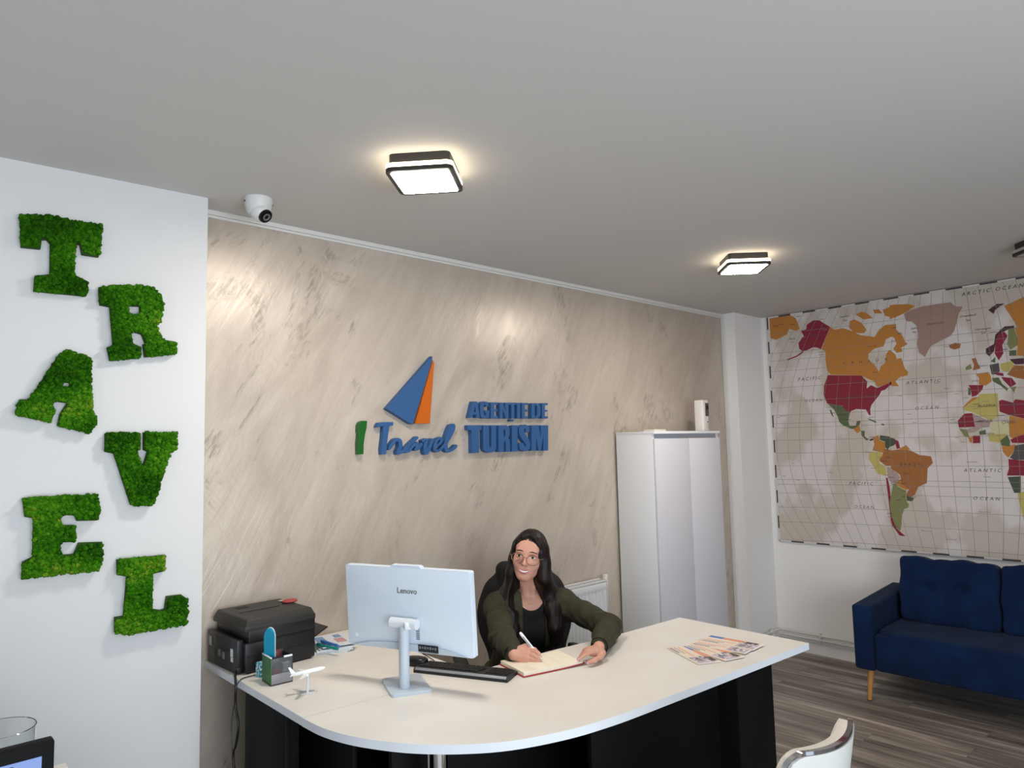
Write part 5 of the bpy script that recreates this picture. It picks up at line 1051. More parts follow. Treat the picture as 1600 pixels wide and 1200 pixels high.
def capsule(p, q, r0, r1=None, sc=None):
    p = np.array(p,float); q = np.array(q,float); r1 = r0 if r1 is None else r1
    d = q-p; L2 = max(float(d@d),1e-9); R = max(r0,r1)
    def fn(X,Y,Z):
        ax,ay,az = X-p[0],Y-p[1],Z-p[2]
        t = np.clip((ax*d[0]+ay*d[1]+az*d[2])/L2,0,1)
        return np.sqrt((ax-t*d[0])**2+(ay-t*d[1])**2+(az-t*d[2])**2)-(r0+(r1-r0)*t)
    return fn, np.minimum(p,q)-R, np.maximum(p,q)+R
def ellipsoid(c, r, B=None):
    c = np.array(c,float); r = np.array(r,float); B = np.eye(3) if B is None else np.asarray(B,float)   # rows = axes
    def fn(X,Y,Z):
        ax,ay,az = X-c[0],Y-c[1],Z-c[2]
        u = [(B[i,0]*ax+B[i,1]*ay+B[i,2]*az) for i in range(3)]
        k0 = np.sqrt(sum((u[i]/r[i])**2 for i in range(3)))+1e-6; k1 = np.sqrt(sum((u[i]/r[i]**2)**2 for i in range(3)))+1e-6
        return k0*(k0-1)/k1
    ext = np.sqrt(sum((B[i]*r[i])**2 for i in range(3)))
    return fn, c-ext, c+ext
def chain(g, pts, rad, k=.01):
    for i in range(len(pts)-1): g.union(capsule(pts[i],pts[i+1],rad[i],rad[i+1]),k)
def nets(g, name):
    """naive surface nets on a rectilinear grid"""
    f = g.f; ins = f < 0; xs,ys,zs = g.a
    nx,ny,nz = f.shape
    cnt = np.zeros((nx-1,ny-1,nz-1),np.int8)
    for i in (0,1):
        for j in (0,1):
            for k in (0,1): cnt += ins[i:nx-1+i,j:ny-1+j,k:nz-1+k]
    act = (cnt > 0)&(cnt < 8); idx = np.argwhere(act); n = len(idx)
    vid = np.full(act.shape,-1,np.int32); vid[act] = np.arange(n)
    I,J,K = idx.T; S = np.zeros((n,3)); W = np.zeros(n)
    cor = [(i,j,k) for i in (0,1) for j in (0,1) for k in (0,1)]
    val = {c: f[I+c[0],J+c[1],K+c[2]] for c in cor}
    pos = {c: np.stack([xs[I+c[0]],ys[J+c[1]],zs[K+c[2]]],1) for c in cor}
    for a in cor:
        for ax in range(3):
            if a[ax] == 1: continue
            b = list(a); b[ax] = 1; b = tuple(b)
            fa,fb = val[a],val[b]; m = (fa < 0) != (fb < 0)
            t = np.where(m, fa/(np.where(m,fa-fb,1)), 0)
            P = pos[a]+(pos[b]-pos[a])*t[:,None]
            S[m] += P[m]; W[m] += 1
    V = S/W[:,None]; Fq = []
    for ax in range(3):
        sl0 = [slice(None)]*3; sl1 = [slice(None)]*3; sl0[ax] = slice(0,-1); sl1[ax] = slice(1,None)
        o1,o2 = [a for a in range(3) if a != ax]
        a_ = ins[tuple(sl0)]; b_ = ins[tuple(sl1)]; ch = np.argwhere(a_ != b_)
        ok = (ch[:,o1] > 0)&(ch[:,o2] > 0)&(ch[:,o1] < f.shape[o1]-1)&(ch[:,o2] < f.shape[o2]-1); ch = ch[ok]
        def at(d1,d2):
            q = ch.copy(); q[:,o1] += d1; q[:,o2] += d2; return vid[q[:,0],q[:,1],q[:,2]]
        Q = np.stack([at(-1,-1),at(0,-1),at(0,0),at(-1,0)],1)
        inside_first = a_[ch[:,0],ch[:,1],ch[:,2]]
        flip = inside_first if ax != 1 else ~inside_first
        Q[~flip] = Q[~flip][:,::-1]; Fq.append(Q)
    F = np.concatenate(Fq); F = F[(F >= 0).all(1)]
    me = bpy.data.meshes.new(name); me.vertices.add(len(V)); me.vertices.foreach_set('co',V.astype(np.float32).ravel())
    me.loops.add(len(F)*4); me.loops.foreach_set('vertex_index',F.astype(np.int32).ravel())
    me.polygons.add(len(F)); me.polygons.foreach_set('loop_start',np.arange(0,len(F)*4,4,dtype=np.int32))
    me.update(calc_edges=True)
    return me
def relax(me, it=1, lam=.5):
    n = len(me.vertices); V = np.zeros(n*3,np.float32); me.vertices.foreach_get('co',V); V = V.reshape(-1,3).astype(float)
    E = np.zeros(len(me.edges)*2,np.int32); me.edges.foreach_get('vertices',E); E = E.reshape(-1,2)
    deg = np.bincount(E.ravel(),minlength=n).astype(float); deg[deg==0] = 1
    for _ in range(it):
        for l in (lam,-lam*1.04):
            S = np.zeros((n,3))
            for k in range(3):
                S[:,k] = np.bincount(E[:,0],V[E[:,1],k],n)+np.bincount(E[:,1],V[E[:,0],k],n)
            V = V+l*(S/deg[:,None]-V)
    me.vertices.foreach_set('co',V.astype(np.float32).ravel()); me.update()
def axis(*seg):
    """seg: (start, stop, step)..."""
    out = []
    for a,b,s in seg: out += list(np.arange(a,b-s*.25,s))
    return np.array(out)

# ================================================================ pose
V3 = lambda *a: np.array(a,float)
U = V3(0,0,1)
fac = V3(-.50,-.866,0); lef = V3(.866,-.50,0)            # torso facing, her left
SHR, SHL = V3(2.072,2.378,.914), V3(2.322,2.212,.912)
ELR, ELL = V3(1.896,2.150,.858), V3(2.290,1.935,.862)
WRR, WRL = V3(1.790,1.966,.851), V3(2.078,1.806,.848)
NB_ = V3(2.205,2.325,.950); CHEST = V3(2.215,2.345,.80); BELLY = V3(2.245,2.40,.64); PELV = V3(2.262,2.455,.535)
# head frame: hx = her right, hy = forward, hz = up
HC = V3(2.164,2.268,1.128)
hy = V3(-.800,-.600,.02); hy /= np.linalg.norm(hy)
vr = V3(.737,-.676,0)
hz = U+.17*vr; hz -= hy*(hz@hy); hz /= np.linalg.norm(hz)
hx = np.cross(hy,hz)
HB_ = np.array([hx,hy,hz])
def H(x,y,z): return HC+hx*x+hy*y+hz*z
def hcap(p,q,r0,r1=None): return capsule(H(*p),H(*q),r0,r1)
def hell(c,r): return ellipsoid(H(*c),r,HB_)

def build_head(g):
    g.union(hell((0,-.012,.030),(.0690,.0870,.0800)),.01)
    g.union(hell((0,.022,-.014),(.0575,.0600,.0700)),.03)
    g.union(hell((0,.048,-.060),(.0320,.0360,.0300)),.025)
    g.union(hcap((0,.068,-.077),(0,.066,-.075),.0145),.018)
    for s in (-1,1):
        g.union(hcap((s*.046,.000,-.036),(s*.015,.058,-.075),.014,.011),.025)
        g.union(hell((s*.033,.056,-.022),(.018,.017,.018)),.022)
    g.union(hcap((-.032,.073,.030),(.032,.073,.030),.0105),.016)
    g.union(hell((0,.052,.050),(.050,.026,.030)),.02)
    for s in (-1,1): g.cut(hell((s*.0295,.094,.0105),(.0165,.0125,.0105)),.012)
    for s in (-1,1): g.union(hell((s*.0295,.0665,.0095),(.0150,.0140,.0120)),.004)
    g.union(hcap((0,.080,.014),(0,.0985,-.0165),.0062,.0088),.009)
    for s in (-1,1): g.union(hell((s*.0098,.0865,-.0200),(.0068,.0085,.0058)),.006)
    g.union(hell((0,.071,-.047),(.0250,.0160,.0160)),.014)
    g.union(hell((0,.0840,-.0440),(.0160,.0045,.0030)),.004)
    g.union(hell((0,.0825,-.0565),(.0170,.0070,.0050)),.004)
    for s in (-1,1): g.union(hell((s*.0700,-.008,.000),(.0070,.0150,.0280)),.006)
HAND_R = {}; HAND_L = {}
def fingerpts(m, t, b):
    """quadratic bezier joints knuckle, middle, end, tip"""
    m = np.array(m); t = np.array(t); c = (m+t)/2+np.array(b)
    return [(1-u)**2*m+2*u*(1-u)*c+u*u*t for u in (0,.22,.44,.62,.82,1)]
FR = [.0084,.0076,.0076,.0067,.0066,.0054]
cam_dir = V3(-.70,-.70,.15)
# right hand: writing grip, resting on its little-finger side
dR = V3(.66,-.70,-.12); dR /= np.linalg.norm(dR)
sR = V3(.05,.30,.95); sR -= dR*(sR@dR); sR /= np.linalg.norm(sR)      # towards the thumb
nR = np.cross(sR,dR); nR = nR if nR@cam_dir > 0 else -nR              # back of the hand
KR = [WRR+dR*.058+sR*a+nR*b for a,b in ((.024,.004),(.009,.009),(-.006,.008),(-.019,.002))]
GR = np.array(tip)+np.array(dd)*.024
FTR = [GR+dR*.000+nR*.010+sR*.004, GR+nR*.006-sR*.012-np.array([0,0,.004]), WRR+dR*.100-sR*.018+nR*.003, WRR+dR*.086-sR*.024+nR*.002]
BDR = [dR*.022+nR*.016, dR*.026+nR*.020, dR*.020+nR*.024, dR*.018+nR*.022]
# left hand: flat on the notebook edge, index and thumb holding the page
dL = V3(-.62,-.30,-.06); dL = V3(1.975,1.775,.838)-WRL; dL /= np.linalg.norm(dL)
sL = V3(-.35,.90,.10); sL -= dL*(sL@dL); sL /= np.linalg.norm(sL)       # thumb side is towards herself
nL = np.cross(dL,sL); nL = nL if nL[2] > 0 else -nL
sL2 = sL
KL = [WRL+dL*.060+sL*a+nL*b for a,b in ((.020,.010),(.004,.013),(-.012,.011),(-.026,.004))]
TL = [V3(1.974,1.800,.829), V3(1.985,1.768,.822), V3(2.005,1.748,.818), V3(2.028,1.742,.818)]
BDL = [nL*.018+dL*.006]*4
def build_hand(g, W, d, s, n, K, T, B, thumb, palm_back):
    c = W+d*.036
    Bx = np.array([d,s,n])
    g.union(ellipsoid(W+d*.040-n*.001,(.038,.029,.0145),Bx),.008)
    g.union(ellipsoid(W+d*.022-n*.004,(.027,.021,.0155),Bx),.010)
    for k in K: g.union(capsule(W+d*.012,k-d*.006,.0105,.0086),.006)
    for k,t,b in zip(K,T,B):
        P = fingerpts(k,t,b); chain(g,P,FR,.0010)
    chain(g,thumb,[.0135,.0120,.0098,.0090,.0070],.006)
THR = [WRR+dR*.016+sR*.018-nR*.006, WRR+dR*.038+sR*.030-nR*.010, (WRR+dR*.052+sR*.030-nR*.014)*.5+(GR-nR*.008+sR*.010)*.5, GR-nR*.011+sR*.006-dR*.004, GR-nR*.008-sR*.004+dR*.004]
THL = [WRL+dL*.014+sL*.016-nL*.004, WRL+dL*.034+sL*.032-nL*.002, WRL+dL*.056+sL*.038-nL*.004, WRL+dL*.078+sL*.032-nL*.010, V3(1.962,1.815,.828)]
THL = [WRL+dL*.014-sL*.014-nL*.004, WRL+dL*.036-sL*.030-nL*.002, WRL+dL*.058-sL*.034-nL*.006, V3(1.990,1.752,.830), V3(1.962,1.758,.826)]
TL = [V3(1.955,1.796,.831), V3(1.968,1.812,.826), V3(1.990,1.825,.824), V3(2.015,1.832,.824)]
KL = [WRL+dL*.060+sL*a+nL*b for a,b in ((-.018,.008),(-.004,.012),(.011,.011),(.025,.005))]

def torso(g, e=0, k=.03):
    Bt = np.array([lef,fac,U])
    g.union(ellipsoid(CHEST+U*.03,(.150+e,.092+e,.135+e),Bt),k)
    g.union(capsule(SHR+lef*.02-U*.005,SHL-lef*.02-U*.005,.046+e),.05)
    g.union(ellipsoid(NB_-U*.03-fac*.005,(.085+e,.055+e,.045+e),Bt),.04)
    for s in (-1,1): g.union(ellipsoid(CHEST+lef*s*.068+fac*.062+U*.010,(.058+e,.045+e,.058+e),Bt),.03)
    g.union(ellipsoid(BELLY,(.125+e,.090+e,.15+e),Bt),.04)
    g.union(ellipsoid(PELV+U*.01,(.165+e,.115+e,.105+e),Bt),.04)
def arms(g, e=0, k=.02, wr=True):
    for S,E,W in ((SHR,ELR,WRR),(SHL,ELL,WRL)):
        g.union(capsule(S,S*.4+E*.6,.044+e,.038+e),.035)
        g.union(capsule(S*.4+E*.6,E,.038+e,.034+e),k)
        g.union(capsule(E,E*.6+W*.4,.036+e,.033+e),k)
        g.union(capsule(E*.6+W*.4,W,.033+e,.0215+e),k)
FT = [(PELV-lef*.085, PELV+fac*.40-lef*.10-U*.03, V3(*(PELV+fac*.36-lef*.10)[:2],.07)), (PELV+lef*.085, PELV+fac*.40+lef*.09-U*.03, V3(*(PELV+fac*.36+lef*.09)[:2],.07))]
def legs(g, e=0):
    for h,kn,an in FT:
        g.union(capsule(h,kn,.078+e,.055+e),.03); g.union(capsule(kn,an,.052+e,.032+e),.02)

def fine_axes():
    xs = axis((1.70,1.765,.012),(1.765,1.90,.0018),(1.90,1.945,.004),(1.945,2.26,.0022),(2.26,2.62,.008))
    ys = axis((1.66,1.725,.012),(1.725,2.00,.0020),(2.00,2.04,.004),(2.04,2.155,.005),(2.155,2.36,.0022),(2.36,2.70,.008))
    zs = axis((0,.78,.014),(.78,.805,.006),(.805,.895,.0018),(.895,.905,.005),(.905,1.00,.005),(1.00,1.245,.0020),(1.245,1.27,.006))
    return xs,ys,zs
g = Grid(*fine_axes())
torso(g); arms(g); legs(g)
for h,kn,an in FT: g.union(ellipsoid(an+fac*.06-U*.035,(.04,.11,.03),np.array([lef,fac,U])),.03)
g.union(capsule(H(0,-.018,-.062),NB_+U*.010,.0435,.0470),.02)
for s in (-1,1): g.union(capsule(H(s*.030,-.005,-.070),NB_+fac*.045+lef*(-s)*.012-U*.012,.012,.009),.014)   # neck cords
build_head(g)
build_hand(g, WRR,dR,sR,nR,KR,FTR,BDR,THR,None)
build_hand(g, WRL,dL,sL,nL,KL,TL,BDL,THL,None)
me = nets(g,'woman'); relax(me,2)
M_skin = mat('skin','#CF9C86', rough=.5, spec=.35, noise=(18,'#C99380',.35,.7,(1,1,1)))
M_skin.node_tree.nodes['Principled BSDF'].inputs['Subsurface Weight'].default_value = .12
M_skin.node_tree.nodes['Principled BSDF'].inputs['Subsurface Radius'].default_value = (.012,.005,.003)
woman = finish('person', me, M_skin, None, True, 180)
tag(woman, 'dark-haired woman in glasses and olive jacket writing in a notebook at the desk', 'person')
def wob(name, me_or_bm, m, parent=woman, **k):
    if isinstance(me_or_bm, bpy.types.Mesh): return finish(name, me_or_bm, m, parent, True, k.get('angle',180))
    return ob(name, me_or_bm, m, parent, **k)

# ---------------------------------------------------------------- features that follow the face surface
XS,YS,ZS = g.a; FLD = g.f
def samp(P):
    P = np.asarray(P); ii = []
    for k in range(3):
        a = g.a[k]; i = np.clip(np.searchsorted(a,P[...,k])-1,0,len(a)-2); ii.append((i,np.clip((P[...,k]-a[i])/(a[i+1]-a[i]),0,1)))
    (i,u),(j,v),(k,w_) = ii; r = 0
    for a in (0,1):
        for b in (0,1):
            for c in (0,1): r = r+FLD[i+a,j+b,k+c]*(u if a else 1-u)*(v if b else 1-v)*(w_ if c else 1-w_)
    return r
def front(x, z):
    """forward coordinate of the face surface at head-local (x,z)"""
    ys = np.linspace(.125,.0,251); P = H(x,0,z)[None,:]+ys[:,None]*hy[None,:]
    d = samp(P); i = np.argmax(d < 0)
    return ys[i] if i > 0 else .06
def patch(x0, x1, zlo, zhi, m, name, parent=woman, nx=16, nz=6, off=.0006, bulge=0.0):
    bm = NB(); G = []
    for i in range(nx+1):
        x = x0+(x1-x0)*i/nx; a,b = zlo(x),zhi(x); row = []
        for j in range(nz+1):
            v = j/nz; z = a+(b-a)*v; u_ = 2*i/nx-1
            e = off+bulge*math.sin(PI*v)*math.sqrt(max(0,1-u_*u_))
            if j in (0,nz) or i in (0,nx): e -= .0012
            row.append(bm.verts.new(Vector(H(x,front(x,z)+e,z))))
        G.append(row)
    for i in range(nx):
        for j in range(nz): bm.faces.new((G[i][j],G[i+1][j],G[i+1][j+1],G[i][j+1]))
    return ob(name, bm, m, parent, angle=180)
M_lip = mat('lips','#A85560',.38); M_teeth = mat('teeth','#EFEAE4',.25); M_brow = mat('eyebrow','#2B1C17',.8); M_eyew = mat('eye_white','#E6E2DE',.25)
M_iris = mat('iris_dark','#2C1B12',.15); M_lash = mat('lash_black','#120C0B',.7); M_hair = None
q_ = lambda x,a: math.sqrt(max(0,1-(x/a)**2))
mc = lambda x: -.0485+9.0*x*x          # smiling mouth line
patch(-.0205,.0205,lambda x: mc(x)-.0052*q_(x,.0208),lambda x: mc(x)+.0022*q_(x,.0208),M_teeth,'teeth',off=.0013)
patch(-.0245,.0245,lambda x: mc(x)+.0012*q_(x,.0246),lambda x: mc(x)+(.0058-.0012*math.exp(-(x/.004)**2))*q_(x,.0250)**.8,M_lip,'lips',off=.0006,bulge=.0016,nx=24)
patch(-.0235,.0235,lambda x: mc(x)-.0112*q_(x,.0236)**.8,lambda x: mc(x)-.0046*q_(x,.0236),M_lip,'lips',off=.0006,bulge=.0022,nx=24)
for s in (-1,1):
    cx = s*.0298; ez = .0095
    up_ = lambda x: ez+.0010+.0046*q_(x-cx,.0135); lo_ = lambda x: ez+.0010-.0032*q_(x-cx,.0135)
    ey = patch(cx-.0132,cx+.0132,lo_,up_,M_eyew,'eye',off=.0005,bulge=.0009,nx=16)
    gx = -s*0+ .0005
    patch(cx-.0056+gx,cx+.0056+gx,lambda x: max(lo_(x),ez+.0012-.0056*q_(x-cx-gx,.0057)),lambda x: min(up_(x),ez+.0014+.0056*q_(x-cx-gx,.0057)),M_iris,'iris',parent=ey,off=.0018,nx=10)
    patch(cx-.0148,cx+.0148,lambda x: up_(x)-.0006,lambda x: up_(x)+.0020,M_lash,'eyelashes',off=.0012,bulge=.0010,nx=16,nz=3)
    patch(cx-.0180,cx+.0180,lambda x: .0285+.0035*math.cos((x-cx)*70+s*.5)-.0000,lambda x: .0285+.0035*math.cos((x-cx)*70+s*.5)+.0058*q_(x-cx,.0195),M_brow,'eyebrow',off=.0008,bulge=.0010,nx=16,nz=4)

# ---------------------------------------------------------------- glasses
gl = bpy.data.objects.new('glasses',None); link(gl, woman); gl.empty_display_size = .02
M_fr = mat('glasses_rose_metal','#9A6A58',.3,.6); M_lens = mat('lens_glass','#FFFFFF',rough=.02,trans=1,ior=1.05)
def lens_pts(s, r=1.0, n=36):
    out = []
    for i in range(n):
        a = 2*PI*i/n; x = s*.0335+.0262*r*math.cos(a); z = .0035+.0225*r*math.sin(a)*(1.0 if math.sin(a) < 0 else .92)
        y = .1010-abs(x)*.16-.0018
        out.append(Vector(H(x,y,z)))
    return out
for s in (-1,1):
    bm = NB(); tube(bm, lens_pts(s), .0014, 8, closed=True); wob('glasses_rim', bm, M_fr, gl)
    bm = NB(); P_ = lens_pts(s,.98); bm.faces.new([bm.verts.new(p) for p in P_]); 
    r_ = bmesh.ops.extrude_face_region(bm, geom=list(bm.faces)); bmesh.ops.translate(bm, verts=[v for v in r_['geom'] if isinstance(v,bmesh.types.BMVert)], vec=Vector(hy)*.0008)
    wob('lens', bm, M_lens, gl, smooth=False)
    bm = NB(); tube(bm, smoothpath([Vector(H(s*.0595,.0905,.010)),Vector(H(s*.068,.080,.011)),Vector(H(s*.0745,.03,.010)),Vector(H(s*.076,-.012,.006))],5), .0013, 8); wob('glasses_temple', bm, mat('temple_gold','#C9A98C',.25,.8), gl)
bm = NB(); tube(bm, smoothpath([Vector(H(-.0085,.0975,.008)),Vector(H(0,.1010,.0115)),Vector(H(.0085,.0975,.008))],6), .0012, 8); wob('glasses_bridge', bm, M_fr, gl)

# ---------------------------------------------------------------- black top, jacket, trousers, shoes
xs = axis((1.70,2.62,.0042)); ys = axis((1.70,2.70,.0042)); zs = axis((.50,1.02,.0042))
gt = Grid(xs,ys,zs); torso(gt,.008)
gt.cut(ellipsoid(NB_+fac*.050+U*.030,(.066,.095,.085),np.array([lef,fac,U])),.006)
gt.cut(capsule(NB_+U*.005,NB_+U*.2,.062),.006)
me = nets(gt,'top'); relax(me,2); wob('black_top', me, mat('black_jersey','#0A0A0B',.85))
def jacket_field():
    gj = Grid(xs,ys,zs)
    torso(gj,.022,.03)
    J = .0
    for S,E,W,sd in ((SHR,ELR,WRR,1),(SHL,ELL,WRL,2)):
        gj.union(capsule(S-U*.006,S*.45+E*.55,.053,.050),.04)
        gj.union(capsule(S*.45+E*.55,E,.049,.048),.02)
        d = (W-E); Wc = E+d*(.90)
        gj.union(capsule(E,E*.5+W*.5,.050,.043),.02)
        gj.union(capsule(E*.5+W*.5,Wc,.043,.032),.015)
    X,Y,Z = gj.a[0][:,None,None],gj.a[1][None,:,None],gj.a[2][None,None,:]
    # cloth folds
    f = .0020*np.sin(95*(X*.45+Z*.9)+3.0*np.sin(22*Y+2*X))*np.sin(26*X+18*Z+9*Y)+.0016*np.sin(150*(Y*.6-Z*.5+X*.4)+2*np.sin(40*Z))
    # gathers round the elbows and the armpits
    for E,a in ((ELL,.0045),(ELR,.0035),(SHL-U*.06,.0022),(SHR-U*.06,.0022)):
        r2 = (X-E[0])**2+(Y-E[1])**2+(Z-E[2])**2
        f = f+a*np.exp(-r2/.006)*np.sin(170*(X*.5+Y*.5+Z*.55)+2.5*np.sin(30*X))
    gj.f += f.astype(np.float32)
    return gj
gj = jacket_field()
Bt = np.array([lef,fac,U])
# open front: wedge between the lapels, and the neck
Xg,Yg,Zg = gj.a[0][:,None,None],gj.a[1][None,:,None],gj.a[2][None,None,:]
def rel(X,Y,Z,c,v): return (X-c[0])*v[0]+(Y-c[1])*v[1]+(Z-c[2])*v[2]
L_ = rel(Xg,Yg,Zg,NB_,lef); Fo = rel(Xg,Yg,Zg,NB_,fac); Zr = Zg-NB_[2]
half = .048+.10*np.clip(.04+Zr,-.30,0)*-.25
open_ = np.maximum(np.abs(L_-.004)-half, -(Fo-.012))           # negative inside the opening
open_ = np.where(Zr > .03, np.sqrt(L_**2+(Fo+.004)**2)-.066, open_)
neck = np.sqrt((L_)**2+(Fo-.0)**2)-.070
hole = np.where(Zr > -.012, np.minimum(open_,neck), open_).astype(np.float32)
gj.f = np.maximum(gj.f, -hole)
me = nets(gj,'jacket'); relax(me,2)
M_jac = mat('jacket_olive','#2E2B1A', rough=.85, noise=(60,'#34311F',.4,.6,(1,1,1)), bump=(500,.15,.0006))
jk = wob('jacket', me, M_jac)
# collar and lapel edges
def onfront(l, z, e): return NB_+lef*l+U*z+fac*e
for s in (-1,1):
    bm = NB(); P = smoothpath([Vector(onfront(s*.060,.030,-.045)),Vector(onfront(s*.068,.018,.004)),Vector(onfront(s*.066,-.020,.052)),Vector(onfront(s*.055,-.07,.088))],8)
    Q2 = [p+Vector(lef)*s*.030*(.6+.6*math.sin(PI*min(1,i/len(P)*1.0)))-Vector(U)*.016+Vector(fac)*.004 for i,p in enumerate(P)]
    for off_ in (0,):
        A = [bm.verts.new(p) for p in P]; B = [bm.verts.new(p) for p in Q2]; A2 = [bm.verts.new(p+Vector(fac)*.005+Vector(U)*.003) for p in P]; B2 = [bm.verts.new(p+Vector(fac)*.005+Vector(U)*.003) for p in Q2]
        for i in range(len(P)-1):
            bm.faces.new((A[i],A[i+1],B[i+1],B[i])); bm.faces.new((A2[i],B2[i],B2[i+1],A2[i+1])); bm.faces.new((A[i],A2[i],A2[i+1],A[i+1])); bm.faces.new((B[i],B[i+1],B2[i+1],B2[i]))
        bm.faces.new((A[0],B[0],B2[0],A2[0])); bm.faces.new((A[-1],A2[-1],B2[-1],B[-1]))
    wob('collar', bm, M_jac, jk, angle=60)
    # cuff
for E,W,R0 in ((ELR,WRR,.036),(ELL,WRL,.036)):
    d = (W-E); p0 = E+d*.76; p1 = E+d*.955
    bm = NB(); cyl(bm, Vector(p0), Vector(p1), R0+.001, R0-.003, 28, cap=False); cyl(bm, Vector(p1), Vector(p0), R0-.006, R0-.003, 28, cap=False)
    vs = list(bm.verts)
    wob('cuff', bm, M_jac, jk, angle=60)
gp = Grid(axis((1.70,2.62,.010)),axis((1.90,2.70,.010)),axis((0.02,.66,.010)))
legs(gp,.012); gp.union(ellipsoid(PELV,(.175,.125,.11),Bt),.04)
for h,kn,an in FT: gp.cut((lambda X,Y,Z: (Z-.07)+0*X+0*Y, (1.6,1.8,0),(2.7,2.8,.08)),.004)
me = nets(gp,'trousers'); relax(me,2); wob('trousers', me, mat('trousers_black','#121214',.85))
for h,kn,an in FT:
    gs = Grid(axis((an[0]-.2,an[0]+.2,.008)),axis((an[1]-.25,an[1]+.2,.008)),axis((-.012,.13,.006)))
    gs.union(ellipsoid(an+fac*.06-U*.030,(.046,.122,.042),Bt),.02); gs.union(capsule(an-fac*.01-U*.03,an-fac*.01+U*.01,.044,.042),.02)
    gs.cut((lambda X,Y,Z: (Z-.002)+0*X+0*Y,(0,0,-.1),(5,5,.002)),.001)
    me = nets(gs,'shoe'); wob('shoe', me, mat('shoe_black','#0C0C0D',.4))

# ---------------------------------------------------------------- hair
gh = Grid(axis((1.96,2.44,.0030)),axis((2.06,2.50,.0030)),axis((.70,1.27,.0030)))
gh.union(hell((-.002,-.016,.030),(.0765,.0985,.0905)),.01)
gh.union(hcap((0,-.045,-.01),(0,-.06,-.10),.066,.06),.03)
def P_(x,y,z): return H(x,y,z)
CUR = []
def curtain(pts, rad, k=.035):
    for i in range(len(pts)-1): gh.union(capsule(pts[i],pts[i+1],rad[i],rad[i+1]),k)
    CUR.append((pts,rad))
FR_ = lambda l,z,e: NB_+lef*l+fac*e+U*(z-NB_[2])
# her right side (left in view)
curtain([H(.053,.010,.040),H(.060,.012,-.02),H(.063,.020,-.075),FR_(-.095,.96,.060),FR_(-.098,.90,.098),FR_(-.100,.83,.118),FR_(-.098,.775,.120)],[.016,.016,.018,.023,.027,.028,.022])
curtain([H(.044,-.03,.0),H(.052,-.03,-.08),FR_(-.105,.95,.015),FR_(-.125,.90,.075),FR_(-.130,.84,.104),FR_(-.125,.79,.110)],[.03,.030,.030,.028,.027,.020])
# her left side (right in view)
curtain([H(-.062,.010,.040),H(-.074,.012,-.02),H(-.080,.018,-.075),FR_(.078,.96,.060),FR_(.084,.90,.098),FR_(.088,.83,.118),FR_(.090,.765,.120)],[.020,.022,.025,.027,.026,.024,.016])
curtain([H(-.052,-.03,.0),H(-.072,-.03,-.08),FR_(.106,.95,.015),FR_(.112,.90,.072),FR_(.116,.84,.100),FR_(.118,.78,.108)],[.03,.032,.032,.026,.022,.014])
# opening for the face
# strand relief, running down the hair
Xh,Yh,Zh = gh.a[0][:,None,None],gh.a[1][None,:,None],gh.a[2][None,None,:]
lx = (Xh-HC[0])*hx[0]+(Yh-HC[1])*hx[1]+(Zh-HC[2])*hx[2]; lyy = (Xh-HC[0])*hy[0]+(Yh-HC[1])*hy[1]+(Zh-HC[2])*hy[2]
ang_ = np.arctan2(lx,lyy+.03)
dn = np.clip((1.05-Zh)/.1,0,1)
f1 = (1-dn)*np.sin(46*ang_+5*np.sin(5*Zh))+dn*np.sin(330*(lx+.10*np.sin(9*Zh))+140*lyy)
gh.f += (.0005*f1+.0004*np.sin(600*lx+200*lyy+12*Zh)).astype(np.float32)
# parting line
part = np.sqrt((lx-.004)**2+ (np.maximum(0,0*lyy))**2)
zz = (Xh-HC[0])*hz[0]+(Yh-HC[1])*hz[1]+(Zh-HC[2])*hz[2]
gh.f += np.where((zz > .05)&(lyy > -.04),.0035*np.exp(-(part/.003)**2),0).astype(np.float32)
gh.cut(hell((0,.108,-.010),(.0585,.100,.0910)),.003)
gh.cut(hell((0,.075,-.085),(.0530,.075,.070)),.006)
gh.cut(hell((0,.060,-.150),(.0560,.07,.080)),.006)
for s in (-1,1):
    Q_ = [H(s*.005-.002,.054,.101),H(s*.027,.060,.091),H(s*.046,.054,.068),H(s*.058,.042,.034),H(s*.062,.028,-.01)]
    for i in range(4): gh.union(capsule(Q_[i],Q_[i+1],(.009,.010,.011,.012)[i],(.010,.011,.012,.013)[i]),.010)
me = nets(gh,'hair'); relax(me,3)
M_hair = mat('hair_dark_brown','#120D0C', rough=.5, spec=.3, noise=(14,'#2B1A17',.45,.75,(7,7,.35)))
hair = wob('hair', me, M_hair)
# loose strands over the hair mass
rs = np.random.RandomState(5); bm = NB()
for pts,rad in CUR:
    for k in range(70):
        a = rs.uniform(0,2*PI); rr_ = rs.uniform(.80,1.03); P = []
        ph = rs.uniform(0,6)
        for i,(p,r) in enumerate(zip(pts,rad)):
            t_ = pts[min(i+1,len(pts)-1)]-pts[max(i-1,0)]; t_ = t_/np.linalg.norm(t_)
            s1 = np.cross(t_,fac); s1 /= np.linalg.norm(s1); s2 = np.cross(t_,s1)
            w2 = r*rr_*(1+.05*math.sin(i*1.3+ph))
            q = p+s1*w2*math.cos(a+.12*i)+s2*w2*math.sin(a+.12*i)
            if i == len(pts)-1: q = q*1.0-U*rs.uniform(.0,.035)+s1*rs.uniform(-.01,.01)
            P.append(Vector(q))
        l2 = (P[0]-Vector(HC))
        if any((Vector(H(0,.09,-.02))-p).length < .062 for p in P): continue
        sp = smoothpath(P,4); n_ = len(sp)
        tube(bm, sp, .0010, 4, radii=[.00065*(1-.75*abs(2*i/n_-1)**3) for i in range(n_)])
wob('loose_strands', bm, M_hair, hair)
